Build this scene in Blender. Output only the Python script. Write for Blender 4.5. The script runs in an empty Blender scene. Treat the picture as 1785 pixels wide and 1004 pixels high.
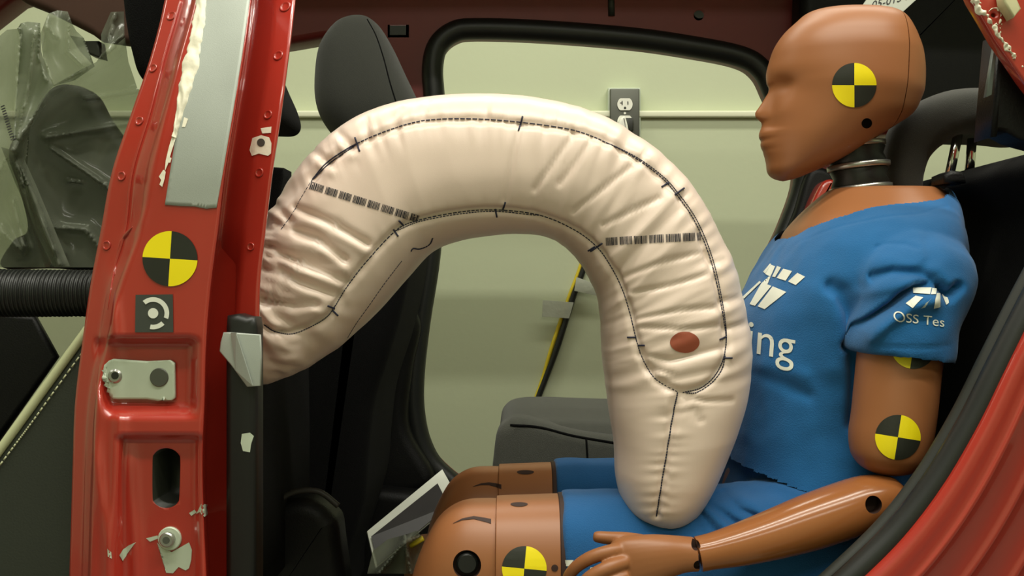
import bpy, bmesh, math, random
import numpy as np
from mathutils import Vector, Matrix, noise
from mathutils.bvhtree import BVHTree
random.seed(7)
SC = bpy.context.scene
COL = SC.collection
PI = math.pi

# ------------------------------------------------------------------ camera
F = 1914.0          # focal length in pixels of the 1785 x 1004 frame
CZ = 0.85           # camera height
cam = bpy.data.objects.new('camera', bpy.data.cameras.new('camera'))
COL.objects.link(cam)
cam.data.sensor_width = 36.0
cam.data.lens = 36.0 * F / 1785.0
cam.data.clip_start = 0.02
cam.location = (0, 0, CZ)
cam.rotation_euler = (PI / 2, 0, 0)
SC.camera = cam

# ------------------------------------------------------------------ light, exposure
world = bpy.data.worlds.new('world')
SC.world = world
world.use_nodes = True
world.node_tree.nodes['Background'].inputs[0].default_value = (0.9, 1.0, 0.8, 1)
world.node_tree.nodes['Background'].inputs[1].default_value = 0.05
SC.view_settings.view_transform = 'Standard'
SC.view_settings.look = 'None'
SC.view_settings.gamma = 1
SC.view_settings.use_curve_mapping = False
SC.view_settings.exposure = 0.5


def ceiling_lamp(x, y, sx, sy, watts, col=(1.0, 0.975, 0.85)):
    d = bpy.data.lights.new('fluorescent_lamp', 'AREA')
    d.shape = 'RECTANGLE'
    d.size, d.size_y = sx, sy
    d.energy = watts
    d.color = col
    o = bpy.data.objects.new('fluorescent_lamp', d)
    o.location = (x, y, 2.66)
    COL.objects.link(o)


ceiling_lamp(0.35, 0.02, 2.4, 0.07, 24)
ceiling_lamp(0.35, 0.62, 2.4, 0.07, 24)
ceiling_lamp(0.2, 2.05, 2.8, 0.16, 20)
ceiling_lamp(0.0, -1.3, 2.4, 0.30, 18)
ceiling_lamp(-2.3, 1.35, 1.2, 0.07, 6)  # unseen extra lamp, added for a highlight on the pillar's left ramp


# ------------------------------------------------------------------ helpers
def P(px, py, y):
    """point of the place seen at pixel (px, py) of the photo at distance y"""
    return Vector(((px - 892.5) * y / F, y, CZ + (502.0 - py) * y / F))


def pix(v):
    return (892.5 + v.x * F / v.y, 502.0 - (v.z - CZ) * F / v.y)


def lin(c):
    c = c / 255.0
    return c / 12.92 if c <= 0.04045 else ((c + 0.055) / 1.055) ** 2.4


def rgb(r, g, b):
    return (lin(r), lin(g), lin(b), 1.0)


def material(name, col, rough=0.5, metal=0.0, spec=0.5, coat=0.0, sheen=0.0, bump=0.0, bscale=200.0,
             var=0.0, vscale=12.0, trans=0.0, alpha=1.0, weave=False):
    m = bpy.data.materials.new(name)
    m.use_nodes = True
    nt = m.node_tree
    b = nt.nodes['Principled BSDF']
    b.inputs['Base Color'].default_value = col
    b.inputs['Roughness'].default_value = rough
    b.inputs['Metallic'].default_value = metal
    b.inputs['Specular IOR Level'].default_value = spec
    b.inputs['Coat Weight'].default_value = coat
    b.inputs['Coat Roughness'].default_value = 0.06
    b.inputs['Sheen Weight'].default_value = sheen
    b.inputs['Transmission Weight'].default_value = trans
    b.inputs['Alpha'].default_value = alpha
    tc = nt.nodes.new('ShaderNodeTexCoord')
    if var > 0:
        n = nt.nodes.new('ShaderNodeTexNoise')
        n.inputs['Scale'].default_value = vscale
        n.inputs['Detail'].default_value = 5
        nt.links.new(tc.outputs['Object'], n.inputs['Vector'])
        mx = nt.nodes.new('ShaderNodeMix')
        mx.data_type = 'RGBA'
        mx.inputs[6].default_value = tuple(c * (1 - var) for c in col[:3]) + (1,)
        mx.inputs[7].default_value = tuple(min(1, c * (1 + var)) for c in col[:3]) + (1,)
        nt.links.new(n.outputs['Fac'], mx.inputs[0])
        nt.links.new(mx.outputs[2], b.inputs['Base Color'])
    if bump > 0:
        n2 = nt.nodes.new('ShaderNodeTexNoise')
        n2.inputs['Scale'].default_value = bscale
        n2.inputs['Detail'].default_value = 3
        nt.links.new(tc.outputs['Object'], n2.inputs['Vector'])
        bp = nt.nodes.new('ShaderNodeBump')
        bp.inputs['Strength'].default_value = bump
        bp.inputs['Distance'].default_value = 0.002
        nt.links.new(n2.outputs['Fac'], bp.inputs['Height'])
        nt.links.new(bp.outputs['Normal'], b.inputs['Normal'])
    return m


M = {}
M['wall'] = material('wall_paint', rgb(194, 202, 170), 0.7, var=0.03, vscale=3, bump=0.15, bscale=60)
M['trim'] = material('trim_paint', rgb(226, 228, 200), 0.5)
M['ceil'] = material('ceiling_paint', rgb(215, 215, 205), 0.9)
M['floor'] = material('floor_concrete', rgb(120, 116, 106), 0.6, var=0.2, vscale=4)
M['red'] = material('red_car_paint', rgb(168, 46, 33), 0.3, coat=1.0, var=0.07, vscale=9)
M['red_dull'] = material('red_paint_shaded', rgb(112, 28, 24), 0.5, coat=0.1, var=0.2, vscale=14)  # car red with the far side's shade put into its colour
M['black'] = material('black_plastic', rgb(13, 13, 13), 0.5, spec=0.25, bump=0.2, bscale=500)
M['rubber'] = material('black_rubber', rgb(25, 27, 25), 0.42, spec=0.5)
M['cloth'] = material('charcoal_seat_cloth', rgb(50, 51, 46), 0.95, sheen=0.15, bump=0.3, bscale=1200, var=0.08, vscale=150)
M['cloth_dark'] = material('dark_seat_cloth', rgb(12, 12, 12), 0.95, spec=0.12, sheen=0.01, bump=0.5, bscale=900)
M['grey_cloth'] = material('grey_cushion_cloth', rgb(72, 73, 66), 0.95, sheen=0.15, bump=0.5, bscale=900, var=0.12, vscale=120)
M['leather'] = material('dark_grey_leather', rgb(44, 48, 41), 0.5, bump=0.15, bscale=500)
M['piping'] = material('pale_piping', rgb(196, 200, 160), 0.4)
M['skin'] = material('tan_vinyl_skin', rgb(150, 96, 58), 0.42, spec=0.45, var=0.06, vscale=9)
M['skin_gloss'] = material('tan_vinyl_skin_glossy', rgb(150, 92, 50), 0.19, spec=0.5, var=0.06, vscale=9)
M['skin_dark'] = material('brown_hole', rgb(48, 24, 14), 0.7)
M['shirt'] = material('blue_jersey', rgb(20, 94, 150), 0.95, sheen=0.12, bump=0.3, bscale=800, var=0.06, vscale=60)
M['shorts'] = material('blue_shorts_cloth', rgb(22, 86, 140), 0.95, sheen=0.12, bump=0.3, bscale=800, var=0.06, vscale=60)
M['print'] = material('white_print', rgb(226, 228, 214), 0.7)
M['print_grey'] = material('grey_print', rgb(150, 165, 160), 0.7)
M['bag'] = material('cream_airbag_fabric', rgb(228, 207, 192), 0.34, spec=0.5, sheen=0.1, bump=0.05, bscale=1500, var=0.02, vscale=8)
M['bag_dark'] = material('rust_vent_lining', rgb(150, 74, 48), 0.7)
M['thread'] = material('navy_thread', rgb(38, 40, 62), 0.8)
M['ink'] = material('black_ink', rgb(46, 44, 48), 0.8)
M['yellow'] = material('yellow_vinyl', rgb(246, 226, 12), 0.45)
M['blk'] = material('black_vinyl', rgb(36, 38, 30), 0.45)
M['tape'] = material('silver_duct_tape', rgb(168, 174, 166), 0.42, metal=0.2, bump=0.08, bscale=1400, var=0.04, vscale=40)
M['sealant'] = material('white_sealant', rgb(236, 230, 208), 0.6, bump=0.4, bscale=90, var=0.06, vscale=60)
M['plate'] = material('bare_steel_plate', rgb(190, 200, 180), 0.5, metal=0.15, var=0.08, vscale=70)
M['steel'] = material('steel', rgb(176, 176, 170), 0.3, metal=0.85, var=0.1, vscale=60)
M['dsteel'] = material('dull_steel', rgb(96, 98, 90), 0.45, metal=0.6)
M['chrome'] = material('chrome', rgb(225, 225, 220), 0.12, metal=1.0)
M['white'] = material('white_plastic', rgb(235, 235, 222), 0.45)
M['paper'] = material('white_paper', rgb(205, 208, 196), 0.8)
M['photo'] = material('dark_photo_print', rgb(30, 27, 27), 0.5, var=0.7, vscale=40)
M['ylw'] = material('yellow_cable_jacket', rgb(214, 190, 40), 0.5)
M['green'] = material('beige_plate', rgb(206, 202, 160), 0.5)
M['brown'] = material('brown_visor_cloth', rgb(66, 42, 30), 0.9, var=0.2, vscale=10)


def film_material():
    m = bpy.data.materials.new('clear_plastic_film')
    m.use_nodes = True
    nt = m.node_tree
    nt.nodes.clear()
    out = nt.nodes.new('ShaderNodeOutputMaterial')
    tr = nt.nodes.new('ShaderNodeBsdfTransparent')
    tr.inputs[0].default_value = (0.52, 0.55, 0.48, 1)
    p = nt.nodes.new('ShaderNodeBsdfPrincipled')
    p.inputs['Base Color'].default_value = rgb(158, 164, 146)
    p.inputs['Roughness'].default_value = 0.16
    tl = nt.nodes.new('ShaderNodeBsdfTranslucent')
    tl.inputs[0].default_value = rgb(170, 178, 156)
    mt = nt.nodes.new('ShaderNodeMixShader')
    mt.inputs[0].default_value = 0.25
    mx = nt.nodes.new('ShaderNodeMixShader')
    n = nt.nodes.new('ShaderNodeTexNoise')
    n.inputs['Scale'].default_value = 9
    r = nt.nodes.new('ShaderNodeMapRange')
    r.inputs[1].default_value, r.inputs[2].default_value = 0.3, 0.7
    r.inputs[3].default_value, r.inputs[4].default_value = 0.36, 0.5
    tc = nt.nodes.new('ShaderNodeTexCoord')
    nt.links.new(tc.outputs['Object'], n.inputs['Vector'])
    nt.links.new(n.outputs['Fac'], r.inputs[0])
    nt.links.new(r.outputs[0], mx.inputs[0])
    nt.links.new(p.outputs[0], mt.inputs[1])
    nt.links.new(tl.outputs[0], mt.inputs[2])
    nt.links.new(tr.outputs[0], mx.inputs[1])
    nt.links.new(mt.outputs[0], mx.inputs[2])
    nt.links.new(mx.outputs[0], out.inputs[0])
    return m


M['film'] = film_material()


def thing(name, label, cat, loc=(0, 0, 0), group=None):
    o = bpy.data.objects.new(name, None)
    o.empty_display_size = 0.05
    COL.objects.link(o)
    o.location = loc
    o['label'] = label
    o['category'] = cat
    if group:
        o['group'] = group
    return o


def tag(o, label, cat, group=None):
    o['label'] = label
    o['category'] = cat
    if group:
        o['group'] = group
    return o


def attach(o, parent):
    if parent is not None:
        o.parent = parent
        if parent.parent is None and parent.type == 'EMPTY':
            o.matrix_parent_inverse = Matrix.Translation(-Vector(parent.location))
    return o


def mesh_obj(name, verts, faces, mat, parent=None, smooth=True):
    me = bpy.data.meshes.new(name)
    me.from_pydata([tuple(v) for v in verts], [], [tuple(f) for f in faces])
    bm = bmesh.new()
    bm.from_mesh(me)
    bmesh.ops.recalc_face_normals(bm, faces=bm.faces[:])
    bm.to_mesh(me)
    bm.free()
    if smooth:
        me.shade_smooth()
    o = bpy.data.objects.new(name, me)
    COL.objects.link(o)
    if mat is not None:
        me.materials.append(mat)
    return attach(o, parent)


def bm_obj(name, bm, mat, parent=None, smooth=True):
    me = bpy.data.meshes.new(name)
    bmesh.ops.recalc_face_normals(bm, faces=bm.faces[:])
    bm.to_mesh(me)
    bm.free()
    if smooth:
        me.shade_smooth()
    o = bpy.data.objects.new(name, me)
    COL.objects.link(o)
    me.materials.append(mat)
    return attach(o, parent)


def bake(o):
    """replace the mesh by its evaluated mesh"""
    dg = bpy.context.evaluated_depsgraph_get()
    dg.update()
    me = bpy.data.meshes.new_from_object(o.evaluated_get(dg))
    old = o.data
    o.modifiers.clear()
    o.data = me
    me.name = o.name
    bpy.data.meshes.remove(old)
    return o


def catmull(pts, n, closed=False):
    """n samples on a centripetal-like curve through tuples pts"""
    pts = [tuple(map(float, p)) for p in pts]
    m = len(pts)
    segs = m if closed else m - 1
    out = []
    for i in range(n):
        t = i / n * segs if closed else i / (n - 1) * segs
        k = min(int(t), segs - 1)
        u = t - k
        if closed:
            a, b, c, d = pts[(k - 1) % m], pts[k % m], pts[(k + 1) % m], pts[(k + 2) % m]
        else:
            b, c = pts[k], pts[k + 1]
            a = pts[k - 1] if k > 0 else tuple(2 * x - y for x, y in zip(b, c))
            d = pts[k + 2] if k + 2 < m else tuple(2 * y - x for x, y in zip(b, c))
        out.append(tuple(0.5 * (2 * q + (r - p) * u + (2 * p - 5 * q + 4 * r - s) * u * u +
                                (3 * q - p - 3 * r + s) * u ** 3) for p, q, r, s in zip(a, b, c, d)))
    return out


def interp(x, xs, ys):
    if x <= xs[0]:
        return ys[0]
    for i in range(len(xs) - 1):
        if x <= xs[i + 1]:
            t = (x - xs[i]) / (xs[i + 1] - xs[i])
            return ys[i] + (ys[i + 1] - ys[i]) * t
    return ys[-1]


def pchip(x, xs, ys):
    if x <= xs[0]:
        return ys[0]
    if x >= xs[-1]:
        return ys[-1]
    n = len(xs)
    i = 0
    while x > xs[i + 1]:
        i += 1

    def slope(k):
        if k <= 0 or k >= n - 1:
            j = min(max(k, 0), n - 2) if k <= 0 else n - 2
            return (ys[j + 1] - ys[j]) / (xs[j + 1] - xs[j])
        h0, h1 = xs[k] - xs[k - 1], xs[k + 1] - xs[k]
        d0, d1 = (ys[k] - ys[k - 1]) / h0, (ys[k + 1] - ys[k]) / h1
        if d0 * d1 <= 0:
            return 0.0
        w1, w2 = 2 * h1 + h0, h1 + 2 * h0
        return (w1 + w2) / (w1 / d0 + w2 / d1)
    h = xs[i + 1] - xs[i]
    t = (x - xs[i]) / h
    m0, m1 = slope(i) * h, slope(i + 1) * h
    return ((2 * t ** 3 - 3 * t * t + 1) * ys[i] + (t ** 3 - 2 * t * t + t) * m0 +
            (-2 * t ** 3 + 3 * t * t) * ys[i + 1] + (t ** 3 - t * t) * m1)


def loft(rings, closed=True, caps=True):
    n = len(rings[0])
    verts = [v for r in rings for v in r]
    faces = []
    for i in range(len(rings) - 1):
        for j in range(n if closed else n - 1):
            k = (j + 1) % n
            faces.append((i * n + j, i * n + k, (i + 1) * n + k, (i + 1) * n + j))
    if caps and closed:
        faces.append(tuple(range(n - 1, -1, -1)))
        faces.append(tuple((len(rings) - 1) * n + j for j in range(n)))
    return verts, faces


def tube_geo(pts, rad, seg=10, caps=True, flat=None):
    pts = [Vector(p) for p in pts]
    n = len(pts)
    rs = rad if isinstance(rad, (list, tuple)) else [rad] * n
    rings = []
    prev = None
    for i, p in enumerate(pts):
        t = (pts[min(i + 1, n - 1)] - pts[max(i - 1, 0)]).normalized()
        if prev is None:
            a = Vector((0, 1, 0))
            if abs(a.dot(t)) > 0.95:
                a = Vector((1, 0, 0))
            nn = (a - t * a.dot(t)).normalized()
        else:
            nn = (prev - t * prev.dot(t)).normalized()
        prev = nn
        bb = t.cross(nn)
        rings.append([p + (nn * math.cos(2 * PI * k / seg) * (flat or 1) + bb * math.sin(2 * PI * k / seg)) * rs[i]
                      for k in range(seg)])
    return loft(rings, True, caps)


def tube(name, pts, rad, mat, parent=None, seg=10, smooth_n=None, flat=None):
    if smooth_n:
        pts = catmull([tuple(p) for p in pts], smooth_n)
        if isinstance(rad, (list, tuple)):
            xs = [i / (len(rad) - 1) for i in range(len(rad))]
            rad = [interp(i / (smooth_n - 1), xs, rad) for i in range(smooth_n)]
    v, f = tube_geo(pts, rad, seg, True, flat)
    return mesh_obj(name, v, f, mat, parent)


def merge_geo(parts):
    V, Fc = [], []
    for v, f in parts:
        o = len(V)
        V += list(v)
        Fc += [tuple(i + o for i in q) for q in f]
    return V, Fc


def box_geo(x0, x1, y0, y1, z0, z1):
    v = [Vector((x, y, z)) for x in (x0, x1) for y in (y0, y1) for z in (z0, z1)]
    f = [(0, 1, 3, 2), (4, 6, 7, 5), (0, 4, 5, 1), (2, 3, 7, 6), (0, 2, 6, 4), (1, 5, 7, 3)]
    return v, f


def box(name, x0, x1, y0, y1, z0, z1, mat, parent=None, bev=0.0):
    bm = bmesh.new()
    v, f = box_geo(x0, x1, y0, y1, z0, z1)
    vs = [bm.verts.new(p) for p in v]
    for q in f:
        bm.faces.new([vs[i] for i in q])
    if bev > 0:
        bmesh.ops.bevel(bm, geom=bm.edges[:], offset=bev, segments=3, affect='EDGES', profile=0.6)
    return bm_obj(name, bm, mat, parent, bev > 0)


def cyl_y(name, c, r, depth, mat, parent=None, seg=40, bev=0.0):
    """short cylinder whose axis runs along y, front face at c.y"""
    rings = []
    prof = [(r - bev, 0.0), (r, bev), (r, depth)] if bev > 0 else [(r, 0.0), (r, depth)]
    for rr, dd in prof:
        rings.append([Vector((c.x + rr * math.cos(2 * PI * k / seg), c.y + dd, c.z + rr * math.sin(2 * PI * k / seg)))
                      for k in range(seg)])
    v, f = loft(rings)
    o = mesh_obj(name, v, f, mat, parent, False)
    return o


def slab(name, pxo, yref, y0, y1, bev, mat, parent=None, n=120, smooth=True, steps=6, crown=0.0, curve=True):
    """rounded pillow-like solid: outline in photo pixels at distance yref, thick from y0 to y1"""
    pts = catmull(pxo, n, True) if curve else pxo
    base = [Vector((P(p[0], p[1], p[2] if len(p) > 2 else yref).x, yref, P(p[0], p[1], yref).z)) for p in pts]
    m = len(base)
    area = sum(base[i].x * base[(i + 1) % m].z - base[(i + 1) % m].x * base[i].z for i in range(m))
    sg = 1 if area > 0 else -1
    nor = []
    for i in range(m):
        t = base[(i + 1) % m] - base[i - 1]
        nn = Vector((t.z, 0, -t.x)) * sg
        nor.append(nn.normalized() if nn.length > 1e-9 else Vector((0, 0, 0)))
    rings = []
    by = min(bev, (y1 - y0) / 2)
    for k in range(steps + 1):
        a = k / steps * PI / 2
        rings.append([Vector((b.x, 0, b.z)) - nn * bev * (1 - math.sin(a)) + Vector((0, y0 + by * (1 - math.cos(a)), 0))
                      for b, nn in zip(base, nor)])
    for k in range(steps, -1, -1):
        a = k / steps * PI / 2
        rings.append([Vector((b.x, 0, b.z)) - nn * bev * (1 - math.sin(a)) + Vector((0, y1 - by * (1 - math.cos(a)), 0))
                      for b, nn in zip(base, nor)])
    if crown > 0:
        for first, sign in ((True, -1), (False, 1)):
            src = rings[0] if first else rings[-1]
            c = sum(src, Vector()) / m
            extra = []
            for k in range(1, 6):
                s = 1 - k / 6
                extra.append([c + (p - c) * s + Vector((0, sign * crown * (1 - s * s), 0)) for p in src])
            if first:
                rings = extra[::-1] + rings
            else:
                rings = rings + extra
    v, f = loft(rings)
    return mesh_obj(name, v, f, mat, parent, smooth)


def plate2d(name, outer, holes, yref, thick, bev, mat, parent=None, smooth_outer=False):
    """sheet with true openings: outline and holes in photo pixels at distance yref, thickness away from the viewer"""
    cu = bpy.data.curves.new(name, 'CURVE')
    cu.dimensions = '2D'
    cu.fill_mode = 'BOTH'
    cu.extrude = thick / 2
    cu.bevel_depth = bev
    cu.bevel_resolution = 2
    for poly in [outer] + holes:
        sp = cu.splines.new('POLY')
        sp.points.add(len(poly) - 1)
        sp.use_cyclic_u = True
        for q, pt in zip(sp.points, poly):
            w = P(pt[0], pt[1], yref)
            q.co = (w.x, w.z, 0, 1)
    tmp = bpy.data.objects.new(name + '_curve', cu)
    COL.objects.link(tmp)
    dg = bpy.context.evaluated_depsgraph_get()
    me = bpy.data.meshes.new_from_object(tmp.evaluated_get(dg))
    bpy.data.objects.remove(tmp)
    bpy.data.curves.remove(cu)
    for v in me.vertices:
        x, y, z = v.co
        v.co = (x, yref + thick / 2 - z, y)
    me.name = name
    me.materials.clear()
    me.materials.append(mat)
    o = bpy.data.objects.new(name, me)
    COL.objects.link(o)
    return attach(o, parent)


def bvh_of(objs):
    V, Fc = [], []
    for o in objs:
        off = len(V)
        V += [v.co.copy() for v in o.data.vertices]
        Fc += [tuple(i + off for i in p.vertices) for p in o.data.polygons]
    return BVHTree.FromPolygons(V, Fc)


CAMP = Vector((0, 0, CZ))


def hit(bvh, px, py):
    d = (P(px, py, 1.0) - CAMP).normalized()
    loc, nor, idx, dist = bvh.ray_cast(CAMP, d)
    if loc is None:
        return None, None
    if nor.dot(d) > 0:
        nor = -nor
    return loc, nor


def refine(bm, maxlen):
    for _ in range(7):
        es = [e for e in bm.edges if e.calc_length() > maxlen]
        if not es:
            break
        bmesh.ops.subdivide_edges(bm, edges=es, cuts=1)
        bmesh.ops.triangulate(bm, faces=[f for f in bm.faces if len(f.verts) > 3])


def lay(name, bm, bvh, mat, parent, off=0.0006, maxlen=8, thick=0.0):
    """lay a thin film whose outline is drawn in photo pixels onto a real surface"""
    bmesh.ops.triangulate(bm, faces=bm.faces[:])
    refine(bm, maxlen)
    bad = []
    for v in bm.verts:
        l, n = hit(bvh, v.co.x, v.co.y)
        if l is None:
            bad.append(v)
        else:
            v.co = l + n * off
    if bad:
        bmesh.ops.delete(bm, geom=bad, context='VERTS')
    if not bm.faces:
        bm.free()
        return None
    bmesh.ops.recalc_face_normals(bm, faces=bm.faces[:])
    o = bm_obj(name, bm, mat, parent)
    me = o.data
    if sum(p.normal.y * p.area for p in me.polygons) > 0:
        me.flip_normals()
    if thick > 0:
        s = o.modifiers.new('solid', 'SOLIDIFY')
        s.thickness = thick
        s.offset = -1
    return o


def lay_polys(name, polys, bvh, mat, parent, off=0.0006, maxlen=8, thick=0.0):
    bm = bmesh.new()
    for poly in polys:
        vs = [bm.verts.new((p[0], p[1], 0)) for p in poly]
        bm.faces.new(vs)
    return lay(name, bm, bvh, mat, parent, off, maxlen, thick)


def sector(cx, cy, r, a0, a1, n=18, tilt=0.0, r0=0.0):
    pts = [] if r0 > 0 else [(cx, cy)]
    for k in range(n + 1):
        a = a0 + (a1 - a0) * k / n + tilt
        pts.append((cx + r * math.cos(a), cy - r * math.sin(a)))
    if r0 > 0:
        for k in range(n, -1, -1):
            a = a0 + (a1 - a0) * k / n + tilt
            pts.append((cx + r0 * math.cos(a), cy - r0 * math.sin(a)))
    return pts


def target(cx, cy, r, bvh, parent, tilt=0.0, flip=False, clip=None):
    """yellow and black quartered crash-test target sticker"""
    bm = bmesh.new()
    y_ = [sector(cx, cy, r, 0 + (PI / 2 if flip else 0), PI / 2 + (PI / 2 if flip else 0), tilt=tilt),
          sector(cx, cy, r, PI + (PI / 2 if flip else 0), 1.5 * PI + (PI / 2 if flip else 0), tilt=tilt)]
    b_ = [sector(cx, cy, r, PI / 2 + (PI / 2 if flip else 0), PI + (PI / 2 if flip else 0), tilt=tilt),
          sector(cx, cy, r, 1.5 * PI + (PI / 2 if flip else 0), 2 * PI + (PI / 2 if flip else 0), tilt=tilt)]
    geo = []
    bm.free()
    oy = lay_polys('target_sticker', y_, bvh, M['yellow'], parent, 0.0008, 6)
    ob = lay_polys('target_sticker_black', b_, bvh, M['blk'], parent, 0.0008, 6)
    # one sticker: join the black quarters into it
    me = oy.data
    me.materials.append(M['blk'])
    bm = bmesh.new()
    bm.from_mesh(me)
    n0 = len(bm.faces)
    bm.from_mesh(ob.data)
    bm.faces.ensure_lookup_table()
    for f in bm.faces[n0:]:
        f.material_index = 1
    bm.to_mesh(me)
    bm.free()
    bpy.data.objects.remove(ob)
    oy['label'] = 'yellow and black quartered target sticker'
    return oy


def polyline_px(pts, n):
    return catmull(pts, n)


def seam(name, pts, bvh, rad, mat, parent, n=120, dash=None, off=0.0002):
    """stitched line laid along pixels on a surface; dash = stitch length in samples"""
    q = catmull(pts, n)
    geo = []
    run = []
    w = []
    for p in q:
        l, nn = hit(bvh, p[0], p[1])
        w.append(None if l is None else l + nn * off)
    i = 0
    step = dash or n
    while i < n - 1:
        j = min(i + step, n - 1)
        run = [x for x in w[i:j + 1] if x is not None]
        if len(run) >= 2:
            geo.append(tube_geo(run, rad, 6))
        i = j + (1 if dash else 0)
        if not dash:
            break
    if not geo:
        return None
    v, f = merge_geo(geo)
    return mesh_obj(name, v, f, mat, parent)


def seg_dist(px, py, poly):
    best = 1e9
    for (x0, y0), (x1, y1) in zip(poly[:-1], poly[1:]):
        dx, dy = x1 - x0, y1 - y0
        L = dx * dx + dy * dy
        t = 0 if L == 0 else max(0, min(1, ((px - x0) * dx + (py - y0) * dy) / L))
        d = (px - x0 - t * dx) ** 2 + (py - y0 - t * dy) ** 2
        if d < best:
            best = d
    return math.sqrt(best)


def seg_dist_np(px, py, poly):
    best = np.full(px.shape, 1e18)
    for (x0, y0), (x1, y1) in zip(poly[:-1], poly[1:]):
        dx, dy = x1 - x0, y1 - y0
        L = dx * dx + dy * dy or 1e-9
        t = np.clip(((px - x0) * dx + (py - y0) * dy) / L, 0, 1)
        best = np.minimum(best, (px - x0 - t * dx) ** 2 + (py - y0 - t * dy) ** 2)
    return np.sqrt(best)


def crease(o, poly, depth, width, axis=Vector((0, 1, 0))):
    """press a soft fold into the near side of a cloth mesh along a line drawn in photo pixels"""
    me = o.data
    n = len(me.vertices)
    co = np.empty(n * 3)
    me.vertices.foreach_get('co', co)
    co = co.reshape(-1, 3)
    nr = np.empty(n * 3, dtype=np.float32)
    me.vertex_normals.foreach_get('vector', nr)
    nr = nr.reshape(-1, 3)
    a = 892.5 + co[:, 0] * F / co[:, 1]
    b = 502.0 - (co[:, 2] - CZ) * F / co[:, 1]
    d = seg_dist_np(a, b, poly)
    m = depth * np.exp(-(d / width) ** 2) * (nr[:, 1] < 0.25)
    co += np.outer(m, np.array(axis))
    me.vertices.foreach_set('co', co.ravel())
    me.update()


def ripple(o, freq, amp):
    me = o.data
    nrm_ = [v.normal.copy() for v in me.vertices]
    out = []
    for v, nn in zip(me.vertices, nrm_):
        out.extend(v.co + nn * (noise.noise(v.co * freq) * amp))
    me.vertices.foreach_set('co', out)
    me.update()


def text_bm(body, size, fn, shear=0.0):
    cu = bpy.data.curves.new('t', 'FONT')
    cu.body = body
    cu.size = size
    cu.resolution_u = 4
    t = bpy.data.objects.new('t', cu)
    COL.objects.link(t)
    dg = bpy.context.evaluated_depsgraph_get()
    me = bpy.data.meshes.new_from_object(t.evaluated_get(dg))
    bpy.data.objects.remove(t)
    bm = bmesh.new()
    bm.from_mesh(me)
    bpy.data.meshes.remove(me)
    for v in bm.verts:
        x, y = fn(v.co.x, v.co.y)
        v.co = (x, y, 0)
    return bm


def cut_hole(o, c, axis, r, depth, seg=28, sx=1.0, sz=1.0):
    """bore a real hole into a closed solid"""
    axis = axis.normalized()
    a = Vector((0, 0, 1)) if abs(axis.z) < 0.8 else Vector((1, 0, 0))
    u = axis.cross(a).normalized()
    w = axis.cross(u)
    rings = []
    for d in (-depth, depth):
        rings.append([c + axis * d + u * math.cos(2 * PI * k / seg) * r * sx + w * math.sin(2 * PI * k / seg) * r * sz
                      for k in range(seg)])
    v, f = loft(rings)
    cutter = mesh_obj('cutter', v, f, M['skin_dark'])
    md = o.modifiers.new('cut', 'BOOLEAN')
    md.operation = 'DIFFERENCE'
    md.solver = 'EXACT'
    md.object = cutter
    bake(o)
    bpy.data.objects.remove(cutter)


def voxel(o, size, smooth=6, fac=0.5):
    r = o.modifiers.new('r', 'REMESH')
    r.mode = 'VOXEL'
    r.voxel_size = size
    s = o.modifiers.new('s', 'SMOOTH')
    s.iterations = smooth
    s.factor = fac
    bake(o)
    o.data.shade_smooth()
    return o


# ------------------------------------------------------------------ the room
def structure(o):
    o['kind'] = 'structure'
    return o


WY = 2.72
structure(box('floor', -3.2, 3.2, -2.2, WY + 0.1, -0.1, 0.0, M['floor']))
structure(box('ceiling', -3.2, 3.2, -2.2, WY + 0.1, 2.7, 2.8, M['ceil']))
structure(box('wall_back', -3.2, 3.2, WY, WY + 0.1, 0.0, 2.7, M['wall']))
structure(box('wall_left', -3.3, -3.2, -2.2, WY + 0.1, 0.0, 2.7, M['wall']))
structure(box('wall_right', 3.2, 3.3, -2.2, WY + 0.1, 0.0, 2.7, M['wall']))
structure(box('wall_front', -3.2, 3.2, -2.3, -2.2, 0.0, 2.7, M['wall']))
zl = P(0, 199, WY - 0.03).z
structure(box('wall_lower', -3.2, 3.2, WY - 0.022, WY, 0.0, zl - 0.008, M['wall']))
structure(box('trim_1', -3.2, 3.2, WY - 0.036, WY, zl - 0.008, zl + 0.008, M['trim'], None, 0.004))

# ------------------------------------------------------------------ wall outlet, cable
c = P(1088, 199, WY - 0.03)
ol = thing('wall_outlet', 'steel double wall outlet with a white plug in its lower socket', 'outlet', c)
box('cover_plate', c.x - 0.036, c.x + 0.036, WY - 0.046, WY - 0.03, c.z - 0.06, c.z + 0.06, M['dsteel'], ol, 0.003)
box('back_box', c.x - 0.04, c.x + 0.04, WY - 0.034, WY, c.z - 0.064, c.z + 0.064, M['plate'], ol, 0.002)
for dz in (0.021, -0.021):
    seg = 40
    rings = []
    for dd, s in ((0, 1), (0.004, 1)):
        ring = []
        for k in range(seg):
            a = 2 * PI * k / seg
            ring.append(Vector((c.x + 0.0185 * math.cos(a), WY - 0.05 + dd,
                                c.z + dz + max(-0.0145, min(0.0145, 0.0185 * math.sin(a))))))
        rings.append(ring)
    v, f = loft(rings)
    so = mesh_obj('socket', v, f, M['white'], ol, False)
    if dz > 0:
        for nm, ax, az, w, h in (('slot', -0.007, 0.003, 0.0012, 0.005), ('slot', 0.007, 0.003, 0.0012, 0.004),
                                 ('slot', -0.009, 0.003, 0.003, 0.001)):
            box(nm, c.x + ax - w, c.x + ax + w, WY - 0.0506, WY - 0.049, c.z + dz + az - h, c.z + dz + az + h, M['blk'], so)
        cyl_y('ground_hole', Vector((c.x, WY - 0.0506, c.z + dz - 0.009)), 0.003, 0.001, M['blk'], so, 16)
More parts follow.
